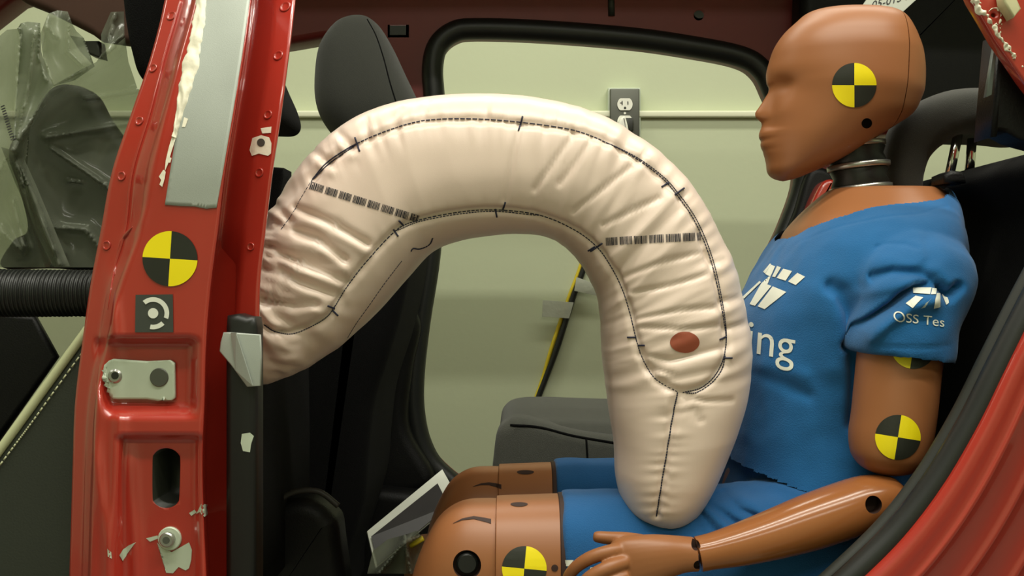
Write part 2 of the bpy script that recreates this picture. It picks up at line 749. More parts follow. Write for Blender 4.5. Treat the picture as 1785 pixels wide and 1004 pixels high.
cyl_y('screw', Vector((c.x, WY - 0.0475, c.z)), 0.003, 0.003, M['white'], ol, 16)
pg = slab('plug', [(1076, 230), (1078, 213), (1084, 205), (1090, 207), (1094, 232)], WY - 0.07, WY - 0.085, WY - 0.05, 0.006, M['white'], ol, 40)
slab('plug_adapter', [(1091, 206), (1104, 206), (1104, 228), (1096, 230)], WY - 0.06, WY - 0.066, WY - 0.049, 0.003, M['blk'], ol, 30, curve=False)

cb = tube('power_cable', [P(x, y, WY - 0.032) for x, y in ((1040, 400), (1017, 470), (1000, 515), (986, 560), (970, 610), (951, 660), (936, 700), (915, 770), (900, 860))],
          0.0072, M['rubber'], None, 10, 60)
tag(cb, 'thick black cable running down the pale back wall', 'cable')
cb2 = tube('yellow_cable', [P(x, y, WY - 0.027) for x, y in ((1033, 400), (1010, 470), (993, 515), (977, 560), (962, 605), (955, 628), (946, 660), (930, 705))],
           0.0048, M['ylw'], None, 8, 60)
tag(cb2, 'thin yellow cord taped beside the black wall cable', 'cable')
clear = material('clear_tape', rgb(190, 194, 178), 0.3, alpha=0.75, bump=0.6, bscale=60, var=0.08, vscale=60)
for nm, poly, lab in (('tape_strip', [(946, 523), (1000, 527), (992, 555), (945, 552)], 'lower clear tape strip holding the cables to the wall'),
                      ('tape_strip', [(1005, 483), (1030, 492), (1050, 512), (1042, 516), (1001, 507)], 'upper clear tape strip half behind the airbag')):
    t = slab(nm, poly, WY - 0.042, WY - 0.043, WY - 0.041, 0.0004, clear, None, 4, curve=False)
    tag(t, lab, 'tape', 'clear tape strips on the wall cables')

# ------------------------------------------------------------------ car body
car = thing('car_body', 'cut-open red car body with doors removed and bare door pillar', 'car', (0, 1.4, 0))
box('underbody', -1.6, 1.7, 0.92, 2.05, 0.0, 0.2, M['black'], car, 0.02)

FY = 1.95
rear_open = catmull([(757, 180), (754, 120), (763, 80), (790, 56), (830, 50), (950, 54), (1100, 66), (1200, 80), (1290, 98), (1328, 122),
                     (1350, 165), (1385, 240), (1402, 310), (1378, 390), (1345, 460), (1300, 560), (1240, 680), (1170, 790), (1080, 850),
                     (950, 868), (830, 862), (765, 822), (735, 775), (722, 715), (722, 650), (732, 560), (750, 440), (757, 300)], 140, True)
front_open = [(-420, 330), (-260, 210), (-80, 70), (20, -8), (60, -20), (300, 40), (440, 76), (503, 67), (560, 57), (640, 50), (672, 64), (684, 120), (690, 300),
              (668, 560), (655, 760), (600, 850), (300, 880), (-100, 860), (-300, 760), (-420, 560)]
quarter_open = catmull([(1480, 235), (1600, 222), (1800, 222), (1950, 230), (1960, 300), (1900, 335), (1600, 335), (1500, 335), (1470, 300)], 60, True)
slot_hole = [(681, 46), (709, 46), (709, 64), (681, 64)]
round_hole = [(1218 + 10 * math.cos(2 * PI * k / 20), 27 + 8 * math.sin(2 * PI * k / 20)) for k in range(20)]
far = plate2d('far_side_frame', [(-700, 940), (-700, 300), (-500, 120), (-250, -20), (0, -62), (400, -70), (1200, -70), (1700, -60), (2000, 60), (2150, 300), (2200, 940)],
              [front_open, rear_open, quarter_open, slot_hole, round_hole], FY, 0.05, 0.012, M['red_dull'], car)
# pressed beads along the roof rail
for pts, r in (([(505, 44), (640, 22), (760, 30), (900, 34), (1100, 46), (1260, 66), (1350, 96)], 0.012),
               ([(500, 8), (700, 2), (900, 8), (1100, 16), (1300, 36), (1400, 60)], 0.016)):
    tube('roof_rail_bead', [P(x, y, FY - 0.004) for x, y in pts], r, M['red_dull'], car, 12, 60, 0.5)
tube('rail_groove', [P(1065, -20, FY - 0.012), P(1066, 28, FY - 0.012)], 0.006, M['blk'], car, 8)
box('rail_socket', *[f(P(a, b, FY - 0.01)) for f, a, b in ((lambda v: v.x, 672, 0), (lambda v: v.x, 717, 0))], FY - 0.012, FY + 0.002,
    P(0, 72, FY).z, P(0, 42, FY).z, M['red_dull'], car, 0.004)
box('rail_slot', P(681, 0, FY).x, P(709, 0, FY).x, FY - 0.0135, FY - 0.01, P(0, 64, FY).z, P(0, 48, FY).z, M['blk'], car)
cyl_y('rail_hole', P(1218, 27, FY - 0.012), 0.009, 0.02, M['blk'], car, 24)
ws = [P(x, y, FY - 0.012) for x, y in rear_open]
v, f = tube_geo(ws + ws[:1], 0.019, 12, False)
mesh_obj('far_weatherstrip', v, f, M['rubber'], car)
# roof skin over the far half of the cabin (the near half has been cut away)
rings = []
for x in (-1.1, -0.6, 0.0, 0.6, 1.2):
    rings.append([Vector((x, yy, 1.43 + dz - 0.02 * (x / 1.1) ** 2)) for yy, dz in ((2.0, -0.02), (1.9, 0.03), (1.75, 0.055), (1.55, 0.07), (1.55, 0.075), (1.75, 0.062), (1.9, 0.036), (2.0, -0.012))])
v, f = loft(rings, True, True)
mesh_obj('roof_panel', v, f, M['red_dull'], car)
# dark trim over the far rear corner and inner rear quarter
slab('rear_corner_trim', [(1400, -60), (1560, -70), (1900, -70), (2000, 60), (2000, 226), (1800, 218), (1600, 214), (1480, 226), (1412, 250), (1385, 130)], 1.92, 1.86, 1.94, 0.02, M['black'], car, 90)
slab('far_pillar_trim', [(1404, 300), (1440, 300), (1452, 330), (1420, 380), (1385, 440), (1352, 520), (1340, 500), (1352, 440), (1380, 370)], 1.93, 1.90, 1.95, 0.012, M['black'], car, 60)
slab('far_pillar_bracket', [(1425, 322), (1447, 318), (1440, 348), (1408, 392), (1402, 372)], 1.89, 1.86, 1.91, 0.008, M['red'], car, 40)
slab('far_sill_trim', [(560, 860), (760, 850), (1000, 872), (1400, 880), (1400, 1080), (520, 1080)], 1.9, 1.84, 1.96, 0.02, M['black'], car, 60)
slab('far_pillar_lower_trim', [(640, 560), (700, 520), (735, 560), (722, 640), (716, 740), (760, 830), (700, 860), (600, 860), (620, 720)], 1.93, 1.88, 1.94, 0.02, M['black'], car, 60)

# ---- door pillar in the foreground
rows = {
    -260: (352, 386, 400, 490, 498, 540, 574),
    -60: (300, 332, 352, 440, 447, 487, 521), 0: (287, 316, 344, 437, 443, 480, 514), 100: (262, 287, 318, 424, 430, 471, 502),
    200: (228, 261, 292, 408, 414, 455, 489), 300: (195, 231, 268, 391, 398, 440, 474), 400: (176, 219, 248, 379, 386, 425, 462),
    500: (157, 186, 213, 366, 374, 410, 452), 600: (143, 168, 190, 358, 368, 402, 452), 700: (131, 152, 172, 355, 368, 400, 455),
    800: (127, 146, 166, 351, 366, 399, 456), 900: (124, 143, 163, 353, 368, 400, 456), 1004: (121, 140, 160, 358, 372, 402, 456), 1090: (119, 138, 158, 362, 376, 404, 456)}
ks = sorted(rows)
dep = (0.952, 0.946, 0.912, 0.905, 0.985, 0.964, 0.957)
NR = 290


def row_at(y):
    for a, b in zip(ks[:-1], ks[1:]):
        if y <= b:
            t = (y - a) / (b - a)
            i = ks.index(a)
            p0 = rows[ks[max(i - 1, 0)]]
            p3 = rows[ks[min(i + 2, len(ks) - 1)]]
            return [0.5 * (2 * q + (r - p) * t + (2 * p - 5 * q + 4 * r - s) * t * t + (3 * q - p - 3 * r + s) * t ** 3)
                    for p, q, r, s in zip(p0, rows[a], rows[b], p3)]
    return rows[ks[-1]]


def sstep(a, b, x):
    t = max(0.0, min(1.0, (x - a) / (b - a)))
    return t * t * (3 - 2 * t)


def rrect(px, py, x0, x1, y0, y1, soft):
    return sstep(x0, x0 + soft, px) * (1 - sstep(x1 - soft, x1, px)) * sstep(y0, y0 + soft, py) * (1 - sstep(y1 - soft, y1, py))


grid = []
ncs = (5, 8, 26, 6, 8, 6)
for i in range(NR + 1):
    py = -260 + 1350 * i / NR
    cols = row_at(py)
    row = []
    for s in range(6):
        for k in range(ncs[s] + (1 if s == 5 else 0)):
            t = k / ncs[s]
            px = cols[s] + (cols[s + 1] - cols[s]) * t
            d = dep[s] + (dep[s + 1] - dep[s]) * t
            # rounded stamping: ease around the bends
            if s == 1:
                d = dep[1] + (dep[2] - dep[1]) * (t * t * (3 - 2 * t))
            if s == 3:
                d = dep[3] + (dep[4] - dep[3]) * (t * t * (3 - 2 * t))
            # recess round the striker plate, ledge under it, slot recess, long ripples
            d += 0.015 * sstep(162 + 0.35 * max(0, py - 670), 184 + 0.35 * max(0, py - 670), px) * (1 - sstep(328, 350, px)) * sstep(584, 602, py) * (1 - sstep(700, 734, py))
            d += 0.011 * rrect(px, py, 205, 352, 756, 1130, 12)
            d += 0.045 * sstep(380, 640, py) * sstep(cols[3], cols[4], px) * (1 - sstep(cols[5] - 6, cols[5] + 8, px))
            if py > 430:
                w = sstep(430, 560, py)
                d -= 0.004 * w * math.exp(-((px - (200 + 8 * math.sin(py / 90))) / 9) ** 2) * (1 if py < 590 or py > 720 else 0.3)
            if py > 740:
                w = sstep(740, 820, py)
                d -= 0.004 * w * math.exp(-((px - (178 + 10 * math.sin(py / 70))) / 8) ** 2)
                d -= 0.004 * w * math.exp(-((px - (222 + 0.06 * (py - 740))) / 10) ** 2)
            d -= 0.004 * math.exp(-(((px - 232) * 0.85 + (py - 402) * 0.5) / 7) ** 2 - (((py - 402) * 0.85 - (px - 232) * 0.5) / 26) ** 2)
            d += 0.0009 * noise.noise((px / 90, py / 160, 3.1))
            d += 3.6e-7 * max(0.0, 340 - max(py, -40)) ** 2 + 2.7e-4 * max(0.0, -40 - py)
            row.append(P(px, py, d))
    grid.append(row)
ncol = len(grid[0])
# close it into a hollow-looking box section with a back skin
V, Fc = [], []
for r in grid:
    V += r
    V += [Vector((r[0].x + 0.0, r[0].y + 0.004, r[0].z)), Vector((r[8].x, r[0].y + 0.035, r[8].z)), Vector((r[-14].x, r[0].y + 0.035, r[-14].z)), Vector((r[-1].x, r[-1].y + 0.004, r[-1].z))][::-1]
nn_ = ncol + 4
for i in range(NR):
    for j in range(nn_):
        k = (j + 1) % nn_
        Fc.append((i * nn_ + j, i * nn_ + k, (i + 1) * nn_ + k, (i + 1) * nn_ + j))
Fc.append(tuple(range(nn_)))
Fc.append(tuple(NR * nn_ + j for j in range(nn_ - 1, -1, -1)))
pil = mesh_obj('door_pillar', V, Fc, M['red'], car)
pil['label'] = 'glossy red door pillar'
# slotted opening right through the front skin
sl = [(263, 805), (266, 793), (275, 785), (288, 782), (301, 785), (310, 793), (313, 805), (311, 866), (308, 877), (300, 884), (287, 887), (274, 884), (266, 877), (263, 866)]
rings = [[P(x, y, 0.915) + Vector((0, dy, 0)) for x, y in catmull(sl, 48, True)] for dy in (-0.05, 0.05)]
v, f = loft(rings)
cut = mesh_obj('cutter', v, f, M['blk'])
md = pil.modifiers.new('cut', 'BOOLEAN')
md.operation = 'DIFFERENCE'
md.solver = 'EXACT'
md.object = cut
pil.data.materials.append(M['blk'])
bake(pil)
bpy.data.objects.remove(cut)
pb = bvh_of([pil])

q = catmull([(316, 0), (287, 100), (261, 200), (231, 300), (219, 400), (200, 470), (188, 540)], 90)
pts = []
for x, y in q:
    l, n = hit(pb, x, y)
    pts.append(l + n * 0.0002)
v, f = tube_geo(pts, [0.0013] * 70 + [0.0013 * (1 - i / 21) for i in range(20)], 10)
mesh_obj('flange_edge', v, f, M['red'], pil)
q = catmull([(231, 396), (222, 408), (210, 424), (204, 450), (200, 480)], 30)
pts = []
for x, y in q:
    l, n = hit(pb, x, y)
    pts.append(l)
v, f = tube_geo(pts, [0.0005 + 0.0018 * math.sin(PI * min(1, i / 20)) * (1 if i < 10 else 0.6) for i in range(30)], 10)
mesh_obj('pressed_ridge', v, f, M['red'], pil)

# spot welds on both flanges
for x, y, r in ((299, 28, 9), (267, 119, 8), (243, 211, 8), (212, 307, 8), (186, 428, 8), (497, 12, 10), (485, 97, 9), (467, 200, 8), (452, 301, 8), (437, 430, 7)):
    l, n = hit(pb, x, y)
    if l is None:
        continue
    u = n.cross(Vector((0, 0, 1))).normalized()
    w = n.cross(u)
    R = r * 1.1 * l.y / F
    prof = [(1.0, 0.0001), (0.9, 0.0009), (0.78, 0.0011), (0.62, 0.0004), (0.45, 0.0002), (0.2, 0.0002)]
    rings = [[l + (u * math.cos(2 * PI * k / 20) + w * math.sin(2 * PI * k / 20)) * R * a + n * h for k in range(20)] for a, h in prof]
    vv, ff = loft(rings)
    mesh_obj('spot_weld', vv, ff, M['red'], pil)

# duct tape, sealant, stickers
tp = lay_polys('duct_tape', [[(352, -40), (437, -40), (436, 0), (422, 100), (406, 200), (389, 300), (378, 362), (360, 364), (340, 360), (315, 359), (288, 357), (297, 300), (313, 200), (331, 100), (346, 0)]],
               pb, M['tape'], pil, 0.0008, 9, 0.0005)
tp['label'] = 'long strip of silver duct tape'
sq = [(353, -30), (350, 20), (342, 70), (333, 115), (322, 160), (312, 205), (304, 240)]
wd = [11, 11, 13, 14, 12, 7, 4]
geo = []
path = catmull([(a, b, c_) for (a, b), c_ in zip(sq, wd)], 110)
rings = []
for i, (x, y, w_) in enumerate(path):
    w2 = w_ * (0.8 + 0.5 * abs(noise.noise((i * 0.10, 1.7, 0))) + 0.12 * noise.noise((i * 0.4, 9, 0)))
    ring = []
    for k in range(13):
        u = -1 + 2 * k / 12
        l, n = hit(pb, x + u * w2, y + u * w2 * 0.25)
        h = 0.0032 * math.sqrt(max(0, 1 - u * u)) * (0.8 + 0.6 * noise.noise((i * 0.13, u * 1.2, 4)))
        ring.append(l + n * max(0.0002, h))
    rings.append(ring)
v, f = loft(rings, False, False)
so = mesh_obj('sealant_bead', v, f, M['sealant'], pil)
so['label'] = 'lumpy white sealant'
for poly in ([(303, 232), (308, 240), (299, 268), (294, 286), (288, 300), (290, 280), (296, 255)], [(278, 308), (286, 296), (290, 300), (288, 312), (284, 326), (279, 322), (282, 314)],
             [(296, 274), (300, 276), (298, 284), (293, 284)], [(322, 205), (329, 208), (324, 222), (318, 222)]):
    lay_polys('sealant_smear', [poly], pb, M['sealant'], pil, 0.0012, 6)
target(297, 451, 48, pb, pil, -0.02 * PI, True)
em = lay_polys('emblem_sticker', [[(237, 514), (302, 513), (303, 579), (236, 579)]], pb, material('charcoal_sticker', rgb(62, 66, 60), 0.5), pil, 0.0008, 8)
em['label'] = 'square charcoal sticker with a white broken ring'
R_ = math.radians
lay_polys('emblem_ring', [sector(268, 546, 28, R_(-21), R_(130), 20, 0, 20), sector(268, 546, 28, R_(-102), R_(-45), 12, 0, 20), sector(268, 546, 9, 0, 2 * PI * 0.999, 24)[1:]],
          pb, M['print'], pil, 0.0013, 6)
# striker plate
pl = lay_polys('striker_plate', [[(181, 650), (185, 636), (195, 628), (203, 625), (260, 629), (300, 627), (307, 632), (308, 692), (303, 699), (285, 699), (260, 695), (203, 695), (190, 683), (182, 667)]],
               pb, M['plate'], pil, 0.0045, 8, 0.004)
pl['label'] = 'bare pale metal striker plate'
l, n = hit(pb, 204, 655)
cyl_y('striker_screw', Vector((l.x, l.y - 0.0065, l.z)), 0.006, 0.006, M['steel'], pil, 28, 0.0015)
cyl_y('striker_screw_recess', Vector((l.x + 0.0006, l.y - 0.0069, l.z + 0.0006)), 0.0031, 0.002, M['blk'], pil, 20)
l, n = hit(pb, 281, 657)
cyl_y('striker_bolt', Vector((l.x, l.y - 0.006, l.z)), 0.0078, 0.004, M['dsteel'], pil, 32, 0.0006)
# lower bolt with bare-metal chips round it
for poly in ([(274, 945), (283, 955), (300, 962), (330, 945), (335, 958), (334, 975), (330, 990), (324, 994), (312, 988), (308, 992), (302, 999), (290, 998), (296, 985), (286, 972), (281, 958)],
             [(207, 968), (213, 958), (226, 950), (237, 945), (230, 955), (222, 966), (213, 978)], [(188, 956), (193, 962), (194, 974), (189, 970)],
             [(352, 878), (361, 880), (363, 896), (355, 901), (350, 892), (343, 896)], [(255, 938), (275, 933), (277, 938), (262, 944)], [(330, 894), (340, 888), (344, 893), (334, 899)]):
    s_ = lay_polys('paint_chip', [poly], pb, M['plate'], pil, 0.0006, 6)
    s_['label'] = 'paint chip showing pale bare metal'
l, n = hit(pb, 297, 938)
cyl_y('washer', Vector((l.x, l.y - 0.003, l.z)), 0.0098, 0.004, M['plate'], pil, 32, 0.0008)
cyl_y('bolt', Vector((l.x - 0.001, l.y - 0.008, l.z)), 0.0062, 0.006, M['steel'], pil, 32, 0.001)
cyl_y('bolt_recess', Vector((l.x - 0.001, l.y - 0.0083, l.z)), 0.003, 0.002, M['dsteel'], pil, 20)
# stripped patch with a hole on the right flange
s_ = lay_polys('bare_metal_patch', [[(441, 241), (456, 236), (470, 240), (474, 250), (473, 268), (468, 272), (452, 268), (440, 272), (436, 262)]], pb, M['sealant'], pil, 0.0007, 6)
lay_polys('flange_hole', [sector(456, 249, 7, 0, 2 * PI * 0.999, 20)[1:]], pb, M['dsteel'], pil, 0.0011, 6)
lay_polys('scuff', [[(455, 224), (474, 221), (473, 232), (458, 233)]], pb, M['sealant'], pil, 0.0007, 6)

# rubber door seal below, with its tape wrap
ds = slab('door_seal', [(404, 549), (424, 546), (440, 551), (453, 552), (456, 570), (456, 1085), (402, 1085), (402, 570)], 0.945, 0.926, 0.956, 0.006, M['rubber'], car, 100, curve=False)
tube('seal_bead', [P(x, y, 0.932) for x, y in ((431, 670), (430, 760), (428, 850), (424, 950), (420, 1080))], 0.0045, M['rubber'], car, 12, 40)
dsb = bvh_of([ds, pil])
dt = slab('tape_wrap', [(391, 579), (403, 579), (455, 583), (457, 620), (456, 672), (432, 674), (404, 636), (384, 612), (386, 596)], 0.925, 0.9215, 0.926, 0.0012, M['tape'], car, 9, curve=False)
tfv = [Vector((p.x, p.y, p.z)) for p in (P(402, 580, 0.9195), P(411, 580, 0.9165), P(440, 672, 0.9165), P(431, 673, 0.9195), P(411, 646, 0.9198))]
tfv += [p + Vector((0, 0.003, 0)) for p in tfv]
mesh_obj('tape_fold', tfv, [(0, 1, 2, 3, 4), (9, 8, 7, 6, 5), (0, 5, 6, 1), (1, 6, 7, 2), (2, 7, 8, 3), (3, 8, 9, 4), (4, 9, 5, 0)], M['tape'], car, False)
dt['label'] = 'folded grey duct tape on the door seal'
lay_polys('seal_chip', [[(422, 756), (436, 754), (442, 760), (438, 772), (436, 788), (424, 786), (420, 772)]], dsb, M['plate'], car, 0.0008, 6)

# ---- rear door opening: red quarter panel with creases and its black weatherstrip
edge = [(1878, 385), (1830, 470), (1790, 545), (1742, 640), (1692, 740), (1632, 840), (1562, 930), (1480, 1010), (1400, 1080)]
ed = catmull(edge, 90)
offs = [(6, 0.932), (14, 0.912), (30, 0.904), (67, 0.913), (70, 0.905), (74, 0.915), (125, 0.928), (128, 0.919), (132, 0.930), (187, 0.944), (190, 0.935), (194, 0.946), (258, 0.960), (261, 0.951), (265, 0.963), (400, 0.99)]
rings = []
for i, (x, y) in enumerate(ed):
    a, b = ed[max(i - 1, 0)], ed[min(i + 1, len(ed) - 1)]
    tx, ty = b[0] - a[0], b[1] - a[1]
    L = math.hypot(tx, ty)
    nx, ny = -ty / L, tx / L
    if nx < 0:
        nx, ny = -nx, -ny
    fan = 0.75 + 0.5 * i / len(ed)
    rings.append([P(x + nx * o_ * fan, y + ny * o_ * fan, d) for o_, d in offs])
v, f = loft(rings, False, False)
qp = mesh_obj('quarter_panel', v, f, M['red'], car)
qp['label'] = 'creased red rear door jamb panel'
md = qp.modifiers.new('t', 'SOLIDIFY')
md.thickness = 0.002
md = qp.modifiers.new('s', 'SUBSURF')
md.levels = md.render_levels = 1
bake(qp)
tube('rear_weatherstrip', [P(x, y, 0.925) for x, y in ed], 0.0115, M['rubber'], car, 16)
ed2 = [(x - 21, y - 14) for x, y in ed]
tube('jamb_trim', [P(x, y, 0.955) for x, y in ed2], 0.0078, material('grey_trim', rgb(38, 40, 35), 0.5), car, 12)
# upper rear flange, with a hole and torn sealant
hole = [(1731 + 8 * math.cos(2 * PI * k / 24), 27 + 7.5 * math.sin(2 * PI * k / 24)) for k in range(24)]
fl = plate2d('rear_flange', [(1580, -220), (1630, -130), (1680, -40), (1697, 0), (1708, 18), (1722, 42), (1738, 70), (1762, 104), (1785, 138), (1840, 210), (1885, 300), (1880, 420), (2200, 520), (2200, -220)], [hole], 0.92, 0.012, 0.002, M['red'], car)
fb = bvh_of([fl])
geo = []


def smear(pts, n, wid, hgt, seedv):
    q = catmull(pts, n)
    rr_ = []
    for i, (x, y) in enumerate(q):
        tx, ty = q[min(i + 1, n - 1)][0] - q[max(i - 1, 0)][0], q[min(i + 1, n - 1)][1] - q[max(i - 1, 0)][1]
        L = math.hypot(tx, ty) or 1
        w2 = wid * (0.65 + 0.9 * noise.noise((i * 0.17, seedv, 0.5)))
        w2 = max(0.8, w2) * min(1, i / 3 + 0.15, (n - 1 - i) / 3 + 0.15)
        ring = []
        for k in range(9):
            u = -1 + k / 4
            p = P(x - ty / L * w2 * u, y + tx / L * w2 * u, 0.92)
            ring.append(p + Vector((0, 0.0005 - hgt * math.sqrt(max(0, 1 - u * u)) * (0.7 + 0.8 * noise.noise((i * 0.3, u, seedv + 3))), 0)))
        rr_.append(ring)
    return loft(rr_, False, False)


geo.append(smear([(1696, -6), (1704, 8), (1714, 24), (1724, 40), (1734, 52), (1741, 64), (1748, 76), (1756, 86), (1764, 97), (1768, 104)], 70, 8.0, 0.005, 1.0))
geo.append(smear([(1774, 108), (1781, 118), (1788, 128)], 20, 5.0, 0.003, 4.0))
geo.append(smear([(1721, 32), (1722, 20), (1731, 15.5), (1741, 20), (1743, 32), (1737, 42), (1727, 44)], 44, 5.0, 0.004, 7.0))
geo.append(smear([(1747, 30), (1746, 42), (1740, 56)], 20, 5.5, 0.003, 9.0))
geo.append(smear([(1752, 70), (1760, 68), (1767, 69)], 16, 2.0, 0.0015, 12.0))
v, f = merge_geo(geo)
sx_ = mesh_obj('torn_sealant', v, f, M['sealant'], car)
slab('beige_plate', [(1744, -20), (1762, -20), (1778, 16), (1765, 32), (1748, 5)], 0.905, 0.902, 0.917, 0.002, M['green'], car, 5, curve=False)
slab('near_pillar_trim', [(1732, 62), (1800, 120), (1850, 160), (1850, 270), (1785, 253), (1763, 246), (1745, 236), (1728, 233), (1716, 243), (1722, 170)], 0.96, 0.945, 0.985, 0.004, M['black'], car, 11, curve=False)
slab('trim_edge', [(1731, 80), (1736, 82), (1727, 166), (1716, 170)], 0.943, 0.94, 0.946, 0.001, material('grey_edge', rgb(120, 132, 128), 0.4), car, 4, curve=False)
slab('belt_bracket', [(476, 295), (503, 297), (503, 312), (498, 340), (480, 400), (440, 400), (440, 300)], 1.25, 1.22, 1.27, 0.004, M['cloth_dark'], car, 7, curve=False)

# ------------------------------------------------------------------ sun visor
sv = slab('sun_visor', [(20, -12), (50, 8), (90, 24), (130, 44), (165, 62), (178, 72), (230, 80), (300, 70), (300, -40), (40, -60)], 1.6, 1.58, 1.62, 0.012, M['brown'], None, 10, curve=False)
tag(sv, 'dark brown sun visor hanging above the clear plastic bag', 'sun visor')
sv2 = slab('visor_clip', [(153, 76), (180, 76), (185, 105), (165, 100), (158, 92)], 1.62, 1.6, 1.63, 0.004, M['blk'], sv, 5, curve=False)

# ------------------------------------------------------------------ seats
fs = thing('front_seat', 'near black front seat with pale piping, mostly behind the red pillar', 'seat', P(200, 1000, 1.2))
A_, B_ = 1.1, 1.3
slab('headrest', [(215, -40, A_), (216, 20, A_), (221, 70, A_), (232, 125, A_), (250, 170, A_), (300, 205, A_), (400, 215, 1.2), (480, 216, B_), (512, 215, B_), (524, 200, B_), (519, 172, B_), (502, 130, B_), (484, 80, B_), (468, 20, B_), (440, -60, B_), (330, -110, 1.2), (240, -90, A_)], 1.2, 1.08, 1.32, 0.02, M['cloth_dark'], fs, 120)
for yy in (1.16, 1.26):
    tube('headrest_post', [P(380, 200, yy), P(330, 330, yy)], 0.006, M['chrome'], fs, 10)
seat_o = [(-140, 985), (-60, 870), (20, 762), (138, 600), (230, 478), (300, 392), (340, 340), (360, 330), (378, 360), (385, 420), (392, 560), (396, 700), (398, 850), (398, 1100), (-200, 1100)]
slab('side_panel', seat_o, 1.0, 0.99, 1.03, 0.012, M['leather'], fs, 15, curve=False)
slab('backrest', [(a + 4, b + 4) for a, b in seat_o], 1.0, 1.03, 1.4, 0.01, M['cloth_dark'], fs, 15, curve=False)
fsb = bvh_of([o for o in bpy.data.objects if o.name.startswith('backrest')])
tube('piping', [P(x, y, 0.992) for x, y in ((-60, 865), (20, 757), (138, 594), (230, 472), (320, 358))], 0.0042, M['piping'], fs, 10, 40)
q = catmull([(-60, 890), (22, 781), (60, 730), (138, 622), (230, 500)], 140)
geo = []
for i in range(0, 138, 3):
    geo.append(tube_geo([P(q[i][0], q[i][1], 0.9885), P(q[i + 2][0], q[i + 2][1], 0.9885)], 0.0009, 5))
v, f = merge_geo(geo)
st = mesh_obj('stitching', v, f, M['piping'], fs)
st['kind'] = 'stuff'
slab('hinge_cover', [(440, 1100), (446, 980), (456, 930), (476, 885), (500, 862), (530, 854), (560, 858), (588, 878), (604, 920), (606, 1100)], 1.3, 1.24, 1.31, 0.018, M['black'], fs, 100)
tube('hinge_highlight', [P(x, y, 1.236) for x, y in ((444, 985), (455, 932), (475, 887), (500, 863), (530, 855), (560, 859), (590, 882))], 0.0035, material('highlight_grey_plastic', rgb(50, 48, 44), 0.5), fs, 8, 60)  # highlight along the cover's rim, drawn as a lighter grey tube

ps = thing('front_seat', 'far charcoal cloth front seat with rounded headrest behind the airbag', 'seat', P(600, 1000, 1.75))
rings = []
for py, xl, xr, hd in catmull([(27.5, 622, 638, 0.02), (29, 612, 648, 0.045), (34, 600, 658, 0.068), (48, 578, 672, 0.088), (80, 556, 690, 0.10), (120, 548, 708, 0.106), (168, 547, 730, 0.108), (205, 557, 744, 0.104), (240, 582, 752, 0.092), (256, 606, 748, 0.07), (262, 630, 735, 0.03)], 60):
    z = P(0, py, 1.70).z
    X0, X1 = P(xl, 0, 1.70).x, P(xr, 0, 1.76).x
    ring = []
    for k in range(64):
        th = 2 * PI * k / 64
        ring.append(Vector(((X0 + X1) / 2 + (X1 - X0) / 2 * math.copysign(abs(math.cos(th)) ** 0.72, math.cos(th)), 1.74 + hd * math.copysign(abs(math.sin(th)) ** 0.72, math.sin(th)), z)))
    rings.append(ring)
v, f = loft(rings)
hr = mesh_obj('headrest', v, f, M['cloth'], ps)
hb = bvh_of([hr])
seam('headrest_seam', [(640, 34), (655, 62), (668, 100), (680, 145), (694, 190)], hb, 0.0012, M['cloth_dark'], ps, 60)
for yy in (1.69, 1.81):
    tube('headrest_post', [P(660, 240, yy), P(660, 330, yy)], 0.006, M['chrome'], ps, 10)
slab('backrest', [(560, 330, 1.55), (640, 280, 1.55), (700, 280, 1.82), (740, 330, 1.82), (748, 430, 1.82), (736, 520, 1.82), (718, 600, 1.82), (694, 690, 1.82), (684, 780, 1.82), (676, 870, 1.82), (640, 1010, 1.82), (620, 1100, 1.82), (440, 1100, 1.55), (430, 900, 1.55), (450, 700, 1.55), (500, 480, 1.55)], 1.55, 1.5, 1.84, 0.03, M['cloth_dark'], ps, 140)

rs = thing('rear_seat', 'grey cloth cushion of the far rear seat behind the airbag', 'seat', P(1000, 900, 1.6))
cush = slab('cushion', [(858, 850), (861, 790), (868, 752), (884, 734), (912, 727), (1000, 750), (1080, 762), (1300, 790), (1500, 800), (1500, 960), (870, 960)], 1.45, 1.44, 1.5, 0.015, M['grey_cloth'], rs, 120)
rings = []
for y_, yo in ((1.47, 8), (1.49, 2), (1.53, 0), (1.62, 0), (1.72, 0), (1.8, 2), (1.84, 10), (1.85, 30)):
    k = (y_ - 1.47) / 0.38
    ring = []
    for a, b in catmull([(866, 850), (869, 775), (880, 748), (905, 735), (960, 732), (1080, 736), (1300, 740), (1500, 740)], 40):
        w = P(a, b + yo, 1.47)
        ring.append(Vector((w.x, y_, w.z)))
    ring += [Vector((ring[-1].x, y_, 0.5)), Vector((ring[0].x, y_, 0.5))]
    rings.append(ring)
v, f = loft(rings)
mesh_obj('cushion_top', v, f, M['grey_cloth'], rs)
cbv = bvh_of([cush])
seam('cushion_seam', [(890, 741), (940, 745), (1000, 760), (1070, 772)], cbv, 0.0018, M['cloth_dark'], rs, 40)
seam('cushion_seam', [(1022, 766), (1024, 800), (1026, 840)], cbv, 0.0015, M['cloth_dark'], rs, 30)
box('seat_base', 0.0, 0.62, 1.46, 1.84, 0.2, 0.52, M['black'], rs, 0.02)

